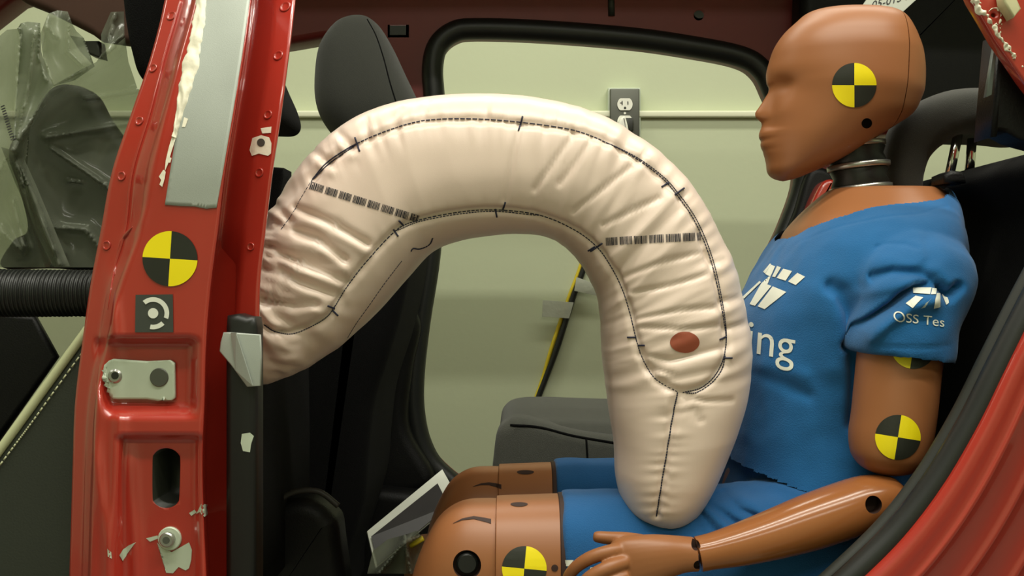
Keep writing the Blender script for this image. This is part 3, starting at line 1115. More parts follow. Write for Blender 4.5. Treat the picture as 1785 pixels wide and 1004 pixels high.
ns = thing('rear_seat', 'black rear seat carrying the crash test dummy in blue shirt', 'seat', P(1700, 1000, 1.2))
slab('backrest', [(1650, 330), (1668, 304), (1700, 292), (1745, 287), (1800, 292), (1850, 320), (1860, 500), (1820, 700), (1740, 960), (1700, 1100), (1540, 1100), (1575, 980), (1600, 830), (1630, 690), (1668, 560), (1690, 450), (1688, 380)], 1.2, 1.0, 1.42, 0.018, M['cloth_dark'], ns, 140)
slab('cushion', [(1000, 1115), (1400, 1105), (1640, 1095), (1700, 1110), (1680, 1260), (1000, 1260)], 1.2, 0.98, 1.42, 0.03, M['cloth_dark'], ns, 60)
hr_rows = [(1572, 340, 1.24, 24, 0.022, 1, 0.05), (1571, 334, 1.24, 29, 0.028, 1, 0.05), (1572, 300, 1.24, 32, 0.03, 1, 0.12), (1580, 262, 1.24, 36, 0.036, 1, 0.45), (1602, 228, 1.24, 41, 0.05, 0.75, 0.9),
           (1640, 207, 1.24, 42, 0.07, 0.2, 1), (1690, 205, 1.24, 41, 0.085, 0.0, 1), (1740, 207, 1.24, 40, 0.085, -0.1, 1), (1790, 214, 1.24, 38, 0.08, -0.2, 1), (1812, 218, 1.24, 26, 0.06, -0.2, 1)]
_rows = []
for px, py, yd, hw, hd, nx, ny in hr_rows:
    c = P(px, py, yd)
    _rows.append((c.x, c.y, c.z, hw * yd / F, hd, nx, ny))
rings = []
for x, y, z, a, b, ux, uz in catmull(_rows, 70):
    L = math.hypot(ux, uz)
    ring = []
    for k in range(48):
        th = 2 * PI * k / 48
        cc = a * math.copysign(abs(math.cos(th)) ** 0.7, math.cos(th))
        ss = b * math.copysign(abs(math.sin(th)) ** 0.7, math.sin(th))
        ring.append(Vector((x - ux / L * cc, y + ss, z + uz / L * cc)))
    rings.append(ring)
v, f = loft(rings)
mesh_obj('headrest', v, f, M['cloth'], ns)
for x0, x1, yy in ((1672, 1652, 1.2), (1696, 1688, 1.22)):
    tube('headrest_post', [P(x0, 225, yy), P(x1, 320, yy)], 0.0052, M['chrome'], ns, 12)
slab('headrest_guide', [(1634, 306), (1648, 300), (1668, 302), (1672, 322), (1634, 322)], 1.15, 1.13, 1.17, 0.005, M['black'], ns, 5, curve=False)

# ------------------------------------------------------------------ hose, plastic bag
hose = []
for i in range(171):
    x = -60 + 240 * i / 170
    hose.append(P(x, 511, 1.02))
rr = [0.0208 + 0.0013 * math.sin(2 * PI * i / 5.2) for i in range(171)]
rr = [r * (1.04 - 0.05 * i / 170) for i, r in enumerate(rr)]
ho = tube('corrugated_hose', hose, rr, M['rubber'], None, 28)
tag(ho, 'black corrugated hose running behind the red pillar', 'hose')
wb = slab('steering_column_cover', [(-60, 545), (64, 550), (84, 585), (104, 622), (60, 685), (0, 770), (-60, 850)], 1.3, 1.29, 1.305, 0.006, M['black'], None, 7, curve=False)
tag(wb, 'black dashboard panel under the corrugated hose', 'dashboard')


def sheet(name, outline, y0, folds, seedv, parent, amp=0.012, res=7, slope=0.0):
    bm = bmesh.new()
    bm.faces.new([bm.verts.new((p[0], p[1], 0)) for p in outline])
    bmesh.ops.triangulate(bm, faces=bm.faces[:])
    for _ in range(7):
        es = [e for e in bm.edges if e.calc_length() > res]
        if not es:
            break
        bmesh.ops.subdivide_edges(bm, edges=es, cuts=1)
        bmesh.ops.triangulate(bm, faces=[f for f in bm.faces if len(f.verts) > 3])
        bmesh.ops.beautify_fill(bm, faces=bm.faces[:], edges=bm.edges[:])
    for v in bm.verts:
        x, y = v.co.x, v.co.y
        d = y0 + slope * (y - 250) / 200
        for poly, a, w in folds:
            q = seg_dist(x, y, poly)
            d -= 1.9 * a * math.exp(-q / (0.7 * w))
        d += amp * noise.noise((x / 90 + seedv, y / 110, seedv)) + amp * 0.25 * noise.noise((x / 26 + y / 40, y / 60, seedv * 2))
        v.co = P(x, y, d)
    return bm_obj(name, bm, M['film'], parent)


pbag = thing('plastic_bag', 'crumpled clear plastic bag hanging left of the red pillar', 'plastic bag', P(100, 460, 1.15))
sheet('bag_front', [(-40, 70), (0, 62), (12, 52), (30, 50), (36, 66), (37, 40), (48, 38), (70, 40), (72, 90), (82, 125), (93, 149), (72, 180), (52, 225), (22, 262), (30, 300), (44, 330), (55, 380), (70, 420), (95, 466), (-40, 466)], 1.08,
      [([(20, 262), (-20, 330)], 0.02, 16), ([(93, 149), (22, 262)], 0.02, 12), ([(70, 40), (66, 100), (80, 140)], 0.022, 14), ([(36, 50), (30, 160), (24, 262)], 0.02, 14), ([(30, 290), (60, 390), (90, 460)], 0.022, 14), ([(22, 350), (42, 430)], 0.018, 8), ([(0, 400), (40, 440)], 0.015, 20)], 1.0, pbag)
sheet('bag_flap', [(70, 40), (48, 38), (37, 40), (34, 100), (28, 180), (20, 262), (52, 225), (72, 180), (93, 149), (82, 125), (72, 90)], 1.05,
      [([(60, 60), (52, 140), (30, 240)], 0.012, 10), ([(93, 149), (20, 262)], 0.01, 10)], 5.2, pbag, 0.008, 6)
sheet('bag_band', [(2, 256), (22, 262), (40, 272), (66, 330), (92, 392), (112, 440), (122, 464), (92, 464), (70, 420), (50, 372), (26, 318)], 1.06,
      [([(22, 262), (60, 350), (104, 462)], 0.012, 8)], 8.2, pbag, 0.006, 6)
sheet('bag_middle', [(70, 60), (84, 24), (100, 18), (118, 20), (126, 42), (133, 54), (146, 66), (122, 62), (140, 90), (165, 116), (130, 140), (93, 150), (78, 120)], 1.12,
      [([(80, 45), (97, 65)], 0.014, 6), ([(120, 30), (120, 90), (142, 112)], 0.02, 12), ([(84, 30), (72, 90), (93, 148)], 0.02, 14)], 2.3, pbag, 0.012, 5)
sheet('bag_side', [(193, 21), (216, 20), (217, 60), (224, 108), (240, 155), (252, 160), (240, 300), (200, 466), (95, 466), (70, 420), (55, 380), (44, 330), (30, 300), (22, 262), (52, 225), (72, 180), (93, 149), (140, 122), (168, 108), (178, 92), (176, 60)], 1.14,
      [([(93, 150), (150, 120), (185, 95), (215, 60)], 0.03, 16), ([(93, 150), (22, 262)], 0.024, 14), ([(240, 158), (190, 168), (150, 172)], 0.012, 7), ([(22, 262), (60, 350), (100, 440)], 0.028, 16), ([(80, 240), (140, 230), (230, 215)], 0.012, 14),
       ([(90, 260), (150, 300), (220, 350)], 0.012, 12), ([(120, 316), (142, 318)], 0.01, 6), ([(70, 395), (150, 400), (180, 440)], 0.012, 12), ([(200, 25), (186, 90)], 0.016, 10)], 4.1, pbag, 0.01, 7)
bb = bvh_of([o for o in bpy.data.objects if o.name.startswith('bag_front')])
geo = []
for i in range(14):
    t = i / 13
    x, y = 2 + 18 * t, 186 + 58 * t
    geo.append([(x, y), (x + 7, y - 3), (x + 8, y - 1), (x + 1, y + 2)])
lay_polys('bag_print', geo, bb, M['ink'], pbag, 0.001, 4)
dk = slab('dark_panel', [(22, 264), (60, 208), (95, 158), (130, 150), (168, 166), (196, 214), (240, 262), (330, 300), (330, 470), (95, 468), (10, 466), (30, 420), (55, 400), (40, 330)], 1.36, 1.34, 1.38, 0.012, M['black'], None, 80)
tag(dk, 'dark panel seen dimly through the clear plastic bag', 'panel')

# ------------------------------------------------------------------ crash test dummy
DY = 1.2
dm = thing('crash_test_dummy', 'tan crash test dummy in blue shirt and shorts seated facing left', 'crash test dummy', P(1450, 1090, DY))

# head: levels in photo pixels at the mid plane
front = [(13.5, 1480), (16, 1440), (19, 1422), (27, 1402), (38, 1389), (60, 1366), (85, 1350), (105, 1343), (130, 1337), (145, 1336.5), (153, 1340), (160, 1339), (168, 1334.5), (180, 1327), (190, 1320),
         (198, 1315.2), (204, 1316), (209, 1321), (213, 1326.5), (218, 1327.5), (226, 1325.5), (234, 1323.5), (240, 1324), (244, 1327), (247, 1327.5), (251, 1326.5), (256, 1327.5), (262, 1331), (268, 1333), (275, 1335.5), (285, 1337.5),
         (295, 1338.5), (303, 1341.5), (309, 1348), (313, 1357), (315, 1366)]
front0 = [(13.5, 1480), (16, 1440), (19, 1422), (27, 1402), (38, 1389), (60, 1366), (85, 1351), (105, 1345), (130, 1341), (150, 1343), (170, 1344), (190, 1341), (210, 1337), (240, 1335), (262, 1336), (275, 1337.5), (285, 1339), (295, 1340), (303, 1343), (309, 1349), (313, 1358), (315, 1366)]
back = [(13.5, 1500), (16, 1535), (19, 1550), (24, 1563), (35, 1577), (55, 1591), (75, 1599), (100, 1606), (130, 1609), (160, 1607.5), (180, 1601), (195, 1594), (205, 1585), (215, 1570), (225, 1554), (237, 1535), (254, 1511), (272, 1481), (287, 1450), (300, 1420), (309, 1398), (313, 1384), (315, 1374)]
width = [(13.5, 0.006), (16, 0.018), (20, 0.029), (30, 0.043), (45, 0.054), (70, 0.064), (100, 0.0695), (150, 0.071), (190, 0.067), (230, 0.060), (255, 0.054), (280, 0.045), (300, 0.034), (309, 0.024), (313, 0.014), (315, 0.007)]
def tab(t):
    return [a for a, _ in t], [b for _, b in t]


fx, fy_ = tab(front)
f0x, f0y = tab(front0)
bx_, by_ = tab(back)
wx, wy = tab(width)
NL, NA = 170, 144
rings = []
for i in range(NL + 1):
    t = i / NL
    e = 0.5 - 0.5 * math.cos(PI * t)
    e = 0.55 * e + 0.45 * t
    py = 13.5 + (315 - 13.5) * e
    xf, xb, xn, w = pchip(py, f0x, f0y), pchip(py, bx_, by_) - 5 * sstep(20, 60, py), pchip(py, fx, fy_), pchip(py, wx, wy)
    s = DY / F
    X0, X1 = (xf - 892.5) * s, (xb - 892.5) * s
    cx, a = (X0 + X1) / 2, (X1 - X0) / 2
    z = CZ + (502 - py) * s
    ring = []
    for k in range(NA):
        th = 2 * PI * k / NA
        c_, s_ = math.cos(th), math.sin(th)
        ex = 2 / 2.35
        x = a * math.copysign(abs(c_) ** ex, c_)
        y = w * math.copysign(abs(s_) ** ex, s_)
        if x < 0:      # the face narrows forward
            y *= 1 - 0.16 * (x / a) ** 2
        fr = max(0.0, -c_)
        if fr > 0:
            sig = 0.0095 + (0.012 * sstep(222, 235, py)) + 0.012 * (1 - sstep(120, 160, py)) + 0.01 * sstep(262, 280, py)
            x += (xn - xf) * s * math.exp(-(y / sig) ** 2) * sstep(0.0, 0.35, fr)
            # eye sockets, cheek
            for sg in (-1, 1):
                x += 0.0062 * math.exp(-((y - sg * 0.027) / 0.014) ** 2 - ((py - 156) / 13) ** 2) * sstep(0.1, 0.6, fr)
                x -= 0.002 * math.exp(-((y - sg * 0.034) / 0.016) ** 2 - ((py - 196) / 18) ** 2) * sstep(0.1, 0.6, fr)
        ring.append(Vector((cx + x, DY + y, z)))
    rings.append(ring)
hv, hf = loft(rings)
head = mesh_obj('head', hv, hf, M['skin'], dm)
md = head.modifiers.new('s', 'SMOOTH')
md.iterations = 3
md.factor = 0.4
head.data.materials.append(M['skin_dark'])
bake(head)
hbv = bvh_of([head])
l, n = hit(hbv, 1511, 215)
cut_hole(head, l, l - CAMP, 9.0 * 1.13 / F, 0.02)
# skull cap split off behind a plane
p0, p1 = P(1556, 20, DY), P(1576, 150, 1.147)
dv = (p1 - p0).normalized()
pn = Vector((-dv.z, 0, dv.x))
if pn.x < 0:
    pn = -pn
bm = bmesh.new()
bm.from_mesh(head.data)
bmc = bm.copy()


def halve(bm_, co, no):
    r = bmesh.ops.bisect_plane(bm_, geom=bm_.verts[:] + bm_.edges[:] + bm_.faces[:], plane_co=co, plane_no=no, clear_outer=True)
    ee = [e for e in bm_.edges if e.is_boundary]
    bmesh.ops.holes_fill(bm_, edges=ee, sides=0)


halve(bm, p0, pn)
halve(bmc, p0 + pn * 0.0012, -pn)
bm.to_mesh(head.data)
bm.free()
cap = bm_obj('skull_cap', bmc, M['skin'], dm)
nbk = p0 + pn * 0.0006
head.data.shade_smooth()
ccc = Vector((0, DY, 0))
for o in (head, cap):
    o.data.set_sharp_from_angle(angle=R_(50))
# dark joint between face and cap
hb2 = bvh_of([head, cap])
target(1489, 148.5, 38.5, bvh_of([head]), head, 0.0)

# neck: rubber discs between steel plates
n0, n1 = P(1497, 336, DY), P(1520, 215, DY)
ax = (n1 - n0).normalized()
ax = Vector((-0.10, 0, 1)).normalized()
u_, w_ = Vector((0, 1, 0)), Vector((1, 0, 0.10)).normalized()
nk = [(0.0, 0.028, 'r'), (0.020, 0.031, 's'), (0.024, 0.027, 'r'), (0.046, 0.031, 's'), (0.050, 0.026, 'r'), (0.066, 0.028, 's'), (0.070, 0.018, 'k'), (0.09, 0.018, 'k')]
nb = P(1502, 345, DY)


def ncyl(name, h0, h1, r, mat, sag=0.0):
    rings = []
    for h, q in ((h0, 0.93), (h0 + (h1 - h0) * 0.12, 1.0), ((h0 + h1) / 2, 1.0 - sag), (h1 - (h1 - h0) * 0.12, 1.0), (h1, 0.93)):
        rings.append([nb + ax * h + (u_ * math.sin(2 * PI * k / 40) + w_ * math.cos(2 * PI * k / 40)) * r * q for k in range(40)])
    v, f = loft(rings)
    return mesh_obj(name, v, f, mat, dm)


ncyl('neck_disc', -0.02, 0.008, 0.030, M['rubber'], 0.1)
ncyl('neck_plate', 0.007, 0.0135, 0.0335, M['steel'])
ncyl('neck_disc', 0.0125, 0.0325, 0.031, M['rubber'], 0.1)
ncyl('neck_plate', 0.0315, 0.038, 0.0335, M['steel'])
ncyl('neck_disc', 0.037, 0.056, 0.030, M['rubber'], 0.1)
ncyl('neck_plate', 0.055, 0.061, 0.031, M['steel'])
ncyl('neck_block', 0.06, 0.09, 0.017, M['dsteel'])

# torso
tor = [(331, 1448, 1632, 0.050), (336, 1440, 1638, 0.058), (348, 1426, 1642, 0.072), (372, 1402, 1642, 0.100), (402, 1379, 1640, 0.132), (440, 1352, 1640, 0.152), (500, 1318, 1636, 0.158), (545, 1297, 1628, 0.152), (600, 1284, 1612, 0.144),
       (660, 1276, 1594, 0.137), (720, 1270, 1584, 0.134), (790, 1264, 1580, 0.137), (850, 1250, 1580, 0.146), (920, 1230, 1570, 0.152), (1000, 1230, 1565, 0.150), (1060, 1250, 1540, 0.14)]


def torso_rings(levels, grow, nA=120):
    rings = []
    for py, x0, x1, w in levels:
        s = DY / F
        X0, X1 = (x0 - 892.5) * s - grow, (x1 - 892.5) * s + grow
        cx, a = (X0 + X1) / 2, (X1 - X0) / 2
        z = CZ + (502 - py) * s
        ring = []
        for k in range(nA):
            th = 2 * PI * k / nA
            c_, s_ = math.cos(th), math.sin(th)
            ex = 2 / 2.4
            ring.append(Vector((cx + a * math.copysign(abs(c_) ** ex, c_), DY + (w + grow) * math.copysign(abs(s_) ** ex, s_), z)))
        rings.append(ring)
    return rings


lv = catmull(tor, 130)
tl = [(py, x0 + 14 * sstep(395, 450, py), x1 - 14 * sstep(350, 420, py), w - 0.02 * sstep(385, 450, py)) for py, x0, x1, w in lv]
v, f = loft(torso_rings(tl, 0.0))
torso = mesh_obj('torso', v, f, M['skin'], dm)

# shirt: same body, a little larger, open at neckline and hem; sleeve fused on
neck_line = [(1360, 418), (1379, 403), (1410, 390), (1460, 374), (1510, 367), (1560, 362), (1596, 355), (1618, 345), (1634, 332), (1645, 318), (1690, 300)]
hem_line = [(1230, 775), (1270, 792), (1330, 812), (1400, 832), (1480, 842), (1560, 838), (1660, 810)]
lvs = lv
rings = torso_rings(lvs, 0.005)
tv, tf = loft(rings, True, True)
sl_rings = []
for cx_, cy_, hw, yc, dy, tz in ((1545, 388, 40, 1.14, 0.03, 0), (1560, 405, 72, 1.11, 0.052, 0), (1580, 440, 98, 1.082, 0.066, 0), (1588, 475, 104, 1.062, 0.068, 0), (1590, 510, 100, 1.050, 0.066, 0.0),
                                 (1582, 545, 92, 1.042, 0.060, 0.002), (1573, 575, 88, 1.036, 0.058, 0.004), (1570, 600, 87, 1.034, 0.056, 0.005), (1570, 622, 86, 1.034, 0.055, 0.006)):
    c = P(cx_, cy_, yc)
    a = hw * yc / F
    sl_rings.append((c.x, c.y, c.z, a, dy, tz))
sl2 = catmull(sl_rings, 60)
rings = []
for x, y, z, a, dy, tz in sl2:
    rings.append([Vector((x + a * math.cos(2 * PI * k / 80), y + dy * math.sin(2 * PI * k / 80), z - tz * math.cos(2 * PI * k / 80))) for k in range(80)])
sv_, sf_ = loft(rings)
# far sleeve, mirrored about the mid plane
sv2_ = [Vector((p.x, 2 * DY - p.y, p.z)) for p in sv_]
v, f = merge_geo([(tv, tf), (sv_, sf_), (sv2_, sf_)])
shirt = mesh_obj('shirt', v, f, M['shirt'], dm)
voxel(shirt, 0.0026, 8, 0.5)
shirt.data.materials.clear()
shirt.data.materials.append(M['shirt'])
# open the neckline and hem, hollow sleeve ends
bm = bmesh.new()
bm.from_mesh(shirt.data)
s = DY / F
kill = []
cuffz = P(0, 612, 1.03).z
for fce in bm.faces:
    c = fce.calc_center_median()
    px = 892.5 + c.x / s
    py = 502 - (c.z - CZ) / s
    nl = interp(px, [p[0] for p in neck_line], [p[1] for p in neck_line])
    hl = interp(px, [p[0] for p in hem_line], [p[1] for p in hem_line])
    side = abs(c.y - DY)
    if py < nl and side < 0.125:
        kill.append(fce)
    elif py > hl and side < 0.16 and py > 700:
        kill.append(fce)
    elif side > 0.08 and fce.normal.z < -0.7 and abs(c.z - cuffz) < 0.02 and px > 1450:
        kill.append(fce)
bmesh.ops.delete(bm, geom=kill, context='FACES')
isl = [vv for vv in bm.verts if not vv.link_faces]
bmesh.ops.delete(bm, geom=isl, context='VERTS')
bm.to_mesh(shirt.data)
bm.free()
shirt.data.update()
# folds
crease(shirt, [(1478, 602), (1500, 570), (1530, 553), (1560, 532), (1580, 512), (1600, 500), (1625, 496)], 0.022, 9)
crease(shirt, [(1510, 590), (1540, 560), (1580, 535), (1620, 525)], -0.012, 15)
crease(shirt, [(1525, 482), (1560, 474), (1600, 476), (1630, 486), (1652, 512)], 0.012, 10)
crease(shirt, [(1500, 512), (1560, 500), (1610, 492)], -0.006, 10)
crease(shirt, [(1640, 500), (1655, 515), (1672, 500)], 0.016, 8)
crease(shirt, [(1450, 500), (1468, 510), (1482, 545), (1490, 590), (1492, 650), (1490, 740)], 0.010, 13)
crease(shirt, [(1440, 520), (1452, 560), (1450, 640)], -0.004, 25)
crease(shirt, [(1320, 650), (1360, 668), (1410, 690)], 0.004, 12)
crease(shirt, [(1300, 640), (1340, 640), (1400, 655)], -0.003, 14)
crease(shirt, [(1530, 430), (1545, 424), (1580, 424), (1600, 432)], 0.0022, 4)
crease(shirt, [(1530, 432), (1515, 452), (1505, 480)], 0.0018, 5)
crease(shirt, [(1388, 424), (1420, 410), (1470, 392), (1530, 380), (1600, 372), (1650, 358)], 0.0016, 2.5)
crease(shirt, [(1490, 592), (1540, 604), (1600, 608), (1655, 602)], 0.0014, 2.5)
crease(shirt, [(1618, 420), (1625, 450), (1612, 470)], 0.004, 12)
ripple(shirt, 22, 0.0022)
ripple(shirt, 55, 0.0008)
shirt.data.shade_smooth()
sbv = bvh_of([shirt])
# chest print: broken-bar logo and the end of the word
logo = []
def zz(pts):
    return [(1280 + x * 0.2093, 440 + y * 0.2093) for x, y in pts]
for poly in ([(302, 95), (312, 100), (262, 178), (245, 163)], [(310, 105), (345, 118), (318, 180), (305, 205), (262, 182)], [(362, 115), (394, 128), (345, 208), (320, 204)], [(412, 138), (486, 158), (432, 238), (358, 215)], [(530, 172), (594, 205), (516, 274), (452, 244)],
             [(215, 240), (228, 250), (85, 388), (72, 372)], [(232, 258), (258, 262), (290, 205), (306, 206), (285, 260), (158, 442), (133, 432), (215, 285)], [(275, 266), (314, 282), (178, 446), (158, 440), (262, 290)],
             [(325, 285), (438, 332), (258, 474), (200, 450)]):
    logo.append(zz(poly))
lay_polys('chest_logo', logo, sbv, M['print'], shirt, 0.0008, 5)
tb = text_bm('ing', 1.0, lambda x, y: (1299 + 75 * x + 6 * y, 612 + 16 * x - 82 * y))
lay('chest_lettering', tb, sbv, M['print'], shirt, 0.0008, 6)
def ze(pts):
    return [(1540 + x * 0.1096, 480 + y * 0.1096) for x, y in pts]
lay_polys('sleeve_logo', [ze(p) for p in ([(475, 205), (765, 205), (740, 310), (480, 290)], [(775, 210), (835, 215), (828, 310), (755, 312)], [(515, 335), (635, 360), (465, 520), (362, 455)], [(840, 290), (892, 290), (890, 500), (795, 520)], [(915, 300), (1025, 365), (1035, 445), (985, 468)])], sbv, M['print'], shirt, 0.0009, 4)
lay_polys('sleeve_logo', [ze([(770, 375), (720, 420), (660, 500), (590, 520), (670, 450)])], sbv, M['print_grey'], shirt, 0.0009, 4)
tb = text_bm('OSS Tes', 1.0, lambda x, y: (1557 + 25.5 * x + 1 * y, 559 + 3.2 * x - 24 * y))
lay('sleeve_lettering', tb, sbv, M['print'], shirt, 0.0009, 4)

# upper arms (near one and the far one)
def limb_rings(rows_, n=48, ex=2.2):
    rings = []
    for x, y, z, a, b, ux, uz in rows_:
        L = math.hypot(ux, uz)
        ux, uz = ux / L, uz / L
        ring = []
        for k in range(n):
            th = 2 * PI * k / n
            c_, s_ = math.cos(th), math.sin(th)
            cc = a * math.copysign(abs(c_) ** (2 / ex), c_)
            ss = b * math.copysign(abs(s_) ** (2 / ex), s_)
            ring.append(Vector((x + ux * cc, y + ss, z + uz * cc)))
        rings.append(ring)
    return rings


def limb(name, rows_px, mat, parent, n=48, samples=70, mirror=False, ex=2.2):
    """rows: (px, py, distance, half width in px across the axis, half depth m, axis-normal dx, dy in px)"""
    rows_ = []
    for px, py, yd, hw, hd, nx, ny in rows_px:
        c = P(px, py, yd)
        rows_.append((c.x, c.y, c.z, hw * yd / F, hd, nx, -ny))
    rows_ = catmull(rows_, samples)
    rg = limb_rings(rows_, n, ex)
    if mirror:
        rg = [[Vector((p.x, 2 * DY - p.y, p.z)) for p in r] for r in rg]
    v, f = loft(rg)
    return mesh_obj(name, v, f, mat, parent)


ua_rows = [(1574, 520, 1.045, 60, 0.034, 1, 0), (1570, 600, 1.034, 70, 0.039, 1, 0.02), (1564, 660, 1.03, 70, 0.040, 1, 0.03), (1558, 720, 1.026, 70, 0.039, 1, 0.05), (1552, 760, 1.024, 69.5, 0.038, 1, 0.08), (1548, 790, 1.022, 64, 0.035, 1, 0.1), (1546, 806, 1.022, 55, 0.031, 1, 0.1),
           (1545, 818, 1.022, 42, 0.024, 1, 0.1), (1544, 825, 1.022, 24, 0.014, 1, 0.1), (1544, 828, 1.022, 6, 0.004, 1, 0.1)]
ua = limb('upper_arm', ua_rows, M['skin'], dm)
uab = bvh_of([ua])
target(1565, 762, 39, uab, ua, -0.05 * PI)
target(1592, 604, 39, uab, ua, -0.05 * PI)
limb('upper_arm', ua_rows, M['skin'], dm, mirror=True)
fa_rows = [(1580, 872, 1.01, 4, 0.004, 0.12, 1), (1578, 871, 1.01, 17, 0.012, 0.12, 1), (1570, 869, 1.01, 30, 0.020, 0.12, 1), (1553, 868, 1.01, 39, 0.025, 0.15, 1), (1515, 874, 1.008, 45, 0.028, 0.25, 1), (1470, 890, 1.005, 48, 0.030, 0.28, 1), (1410, 911, 1.0, 47, 0.029, 0.3, 1),
           (1350, 931, 0.995, 42, 0.026, 0.3, 1), (1290, 949, 0.99, 36, 0.022, 0.27, 1), (1245, 960, 0.988, 31, 0.019, 0.22, 1), (1217, 966, 0.988, 30, 0.018, 0.2, 1)]
fa = limb('forearm', fa_rows, M['skin_gloss'], dm)
fa.data.materials.append(M['skin_dark'])
fab = bvh_of([fa])
l, n = hit(fab, 1523, 880)
cut_hole(fa, l, Vector((0, 1, -0.05)), 0.0079, 0.016)
fa.data.set_sharp_from_angle(angle=R_(50))

# hand: palm, thumb and four bent fingers fused into one skin
def HP(px, py, y):
    return P(px, py, y)
geo = []
palm = []
for px, py, y, hw, hd in ((1214, 966, 0.988, 27, 0.0165), (1190, 966, 0.986, 29, 0.0165), (1160, 970, 0.982, 35, 0.0165), (1130, 976, 0.98, 41, 0.016), (1100, 984, 0.98, 46, 0.0145), (1078, 990, 0.981, 46, 0.012), (1068, 992, 0.982, 40, 0.008)):
    c = P(px, py, y)
    palm.append((c.x, c.y, c.z, 1.07 * hw * y / F, hd, 0.12, -1))
geo.append(loft(limb_rings(catmull(palm, 24), 28, 2.4)))
fingers = [
    [(1120, 945, 0.988, 11.5), (1090, 940, 0.992, 10.5), (1062, 938, 0.996, 9.5), (1043, 936, 0.998, 8.5), (1034, 935, 0.999, 6.5)],           # thumb
    [(1090, 958, 0.978, 11), (1062, 962, 0.972, 10.5), (1030, 972, 0.972, 10), (1006, 987, 0.976, 9.2), (992, 1003, 0.982, 8.4), (987, 1014, 0.986, 6.4)],
    [(1090, 980, 0.970, 11), (1060, 990, 0.962, 10.8), (1030, 1006, 0.962, 10.4), (1010, 1026, 0.966, 9.4), (1001, 1044, 0.972, 8.4), (998, 1054, 0.976, 6.4)],
    [(1092, 1004, 0.968, 10.6), (1066, 1016, 0.960, 10.3), (1040, 1032, 0.960, 9.8), (1023, 1050, 0.964, 9), (1015, 1066, 0.970, 8), (1012, 1076, 0.974, 6)],
    [(1098, 1024, 0.972, 9.6), (1078, 1038, 0.964, 9), (1060, 1052, 0.963, 8.6), (1048, 1066, 0.966, 7.8), (1042, 1078, 0.970, 7), (1040, 1085, 0.973, 5)]]
for fg in fingers:
    q = catmull(fg, 26)
    pts = [P(a, b, c_) for a, b, c_, r in q]
    rad = [1.22 * r * c_ / F for a, b, c_, r in q]
    for k, e in ((25, 0.6),):
        rad[k] *= e
    geo.append(tube_geo(pts, rad, 14))
v, f = merge_geo(geo)
hand = mesh_obj('hand', v, f, M['skin'], dm)
voxel(hand, 0.0012, 5, 0.5)
hand.data.materials.clear()
hand.data.materials.append(M['skin'])
hand.data.materials.append(M['skin_dark'])
for px, py in ((1213, 950), (1217, 985)):
    l, n = hit(bvh_of([hand, fa]), px, py)
    cut_hole(hand, P(px, py, l.y), Vector((0, 1, 0)), 0.0042, 0.009)
    cut_hole(fa, P(px, py, l.y), Vector((0, 1, 0)), 0.0036, 0.006)
hand.data.shade_smooth()
hand.data.set_sharp_from_angle(angle=R_(50))
hab = bvh_of([hand, fa])
seam('wrist_joint', [(1211, 940), (1215, 950), (1218, 968), (1219, 985), (1222, 996)], hab, 0.0006, M['skin_dark'], dm, 30, None, 0.0)

# legs: knee and thigh shell, near and far
def leg(yc, near):
    zc = P(0, 989, 1.10).z
    def XX(px):
        return (px - 892.5) * 1.10 / F
    def prof(rows_, n=64, ex=2.3):
        rr_ = [(XX(a), yc, zc + dz, r, w, 0, 1) for a, dz, r, w in rows_]
        return loft(limb_rings(catmull(rr_, 50), n, ex))
    k = mesh_obj('knee', *prof([(716, -0.03, 0.012, 0.012), (724, -0.028, 0.030, 0.03), (742, -0.02, 0.048, 0.044), (768, -0.008, 0.060, 0.053), (805, -0.001, 0.0665, 0.058), (850, 0.0, 0.068, 0.060), (890, 0.0, 0.066, 0.058), (920, 0.0, 0.060, 0.054)]), M['skin'], dm)
    th = mesh_obj('thigh', *prof([(864, 0.0, 0.064, 0.058), (866, 0.0, 0.0695, 0.064), (872, 0.0, 0.0705, 0.065), (920, 0.0, 0.0715, 0.066), (970, 0.0, 0.0725, 0.067), (1000, 0.0, 0.072, 0.066), (1100, 0.0, 0.072, 0.066), (1200, 0, 0.07, 0.066)]), M['skin'], dm)
    mesh_obj('hem_gap_shade', *prof([(972.5, 0, 0.0728, 0.0673), (974, 0, 0.0736, 0.068), (978, 0, 0.0738, 0.0682), (981, 0, 0.0738, 0.0682)]), M['skin_dark'], dm)  # dark ring painted as the shade in the gap at the shorts hem
    sh = [(XX(752), yc, zc - 0.02, 0.044, 0.046, 1, 0), (XX(738), yc, zc - 0.08, 0.040, 0.042, 1, 0.05), (XX(728), yc, zc - 0.18, 0.038, 0.038, 1, 0.05), (XX(722), yc, zc - 0.30, 0.030, 0.032, 1, 0.05), (XX(720), yc, 0.215, 0.03, 0.03, 1, 0)]
    mesh_obj('shin', *loft(limb_rings(catmull(sh, 30), 40)), M['skin'], dm)
    return k, th, zc


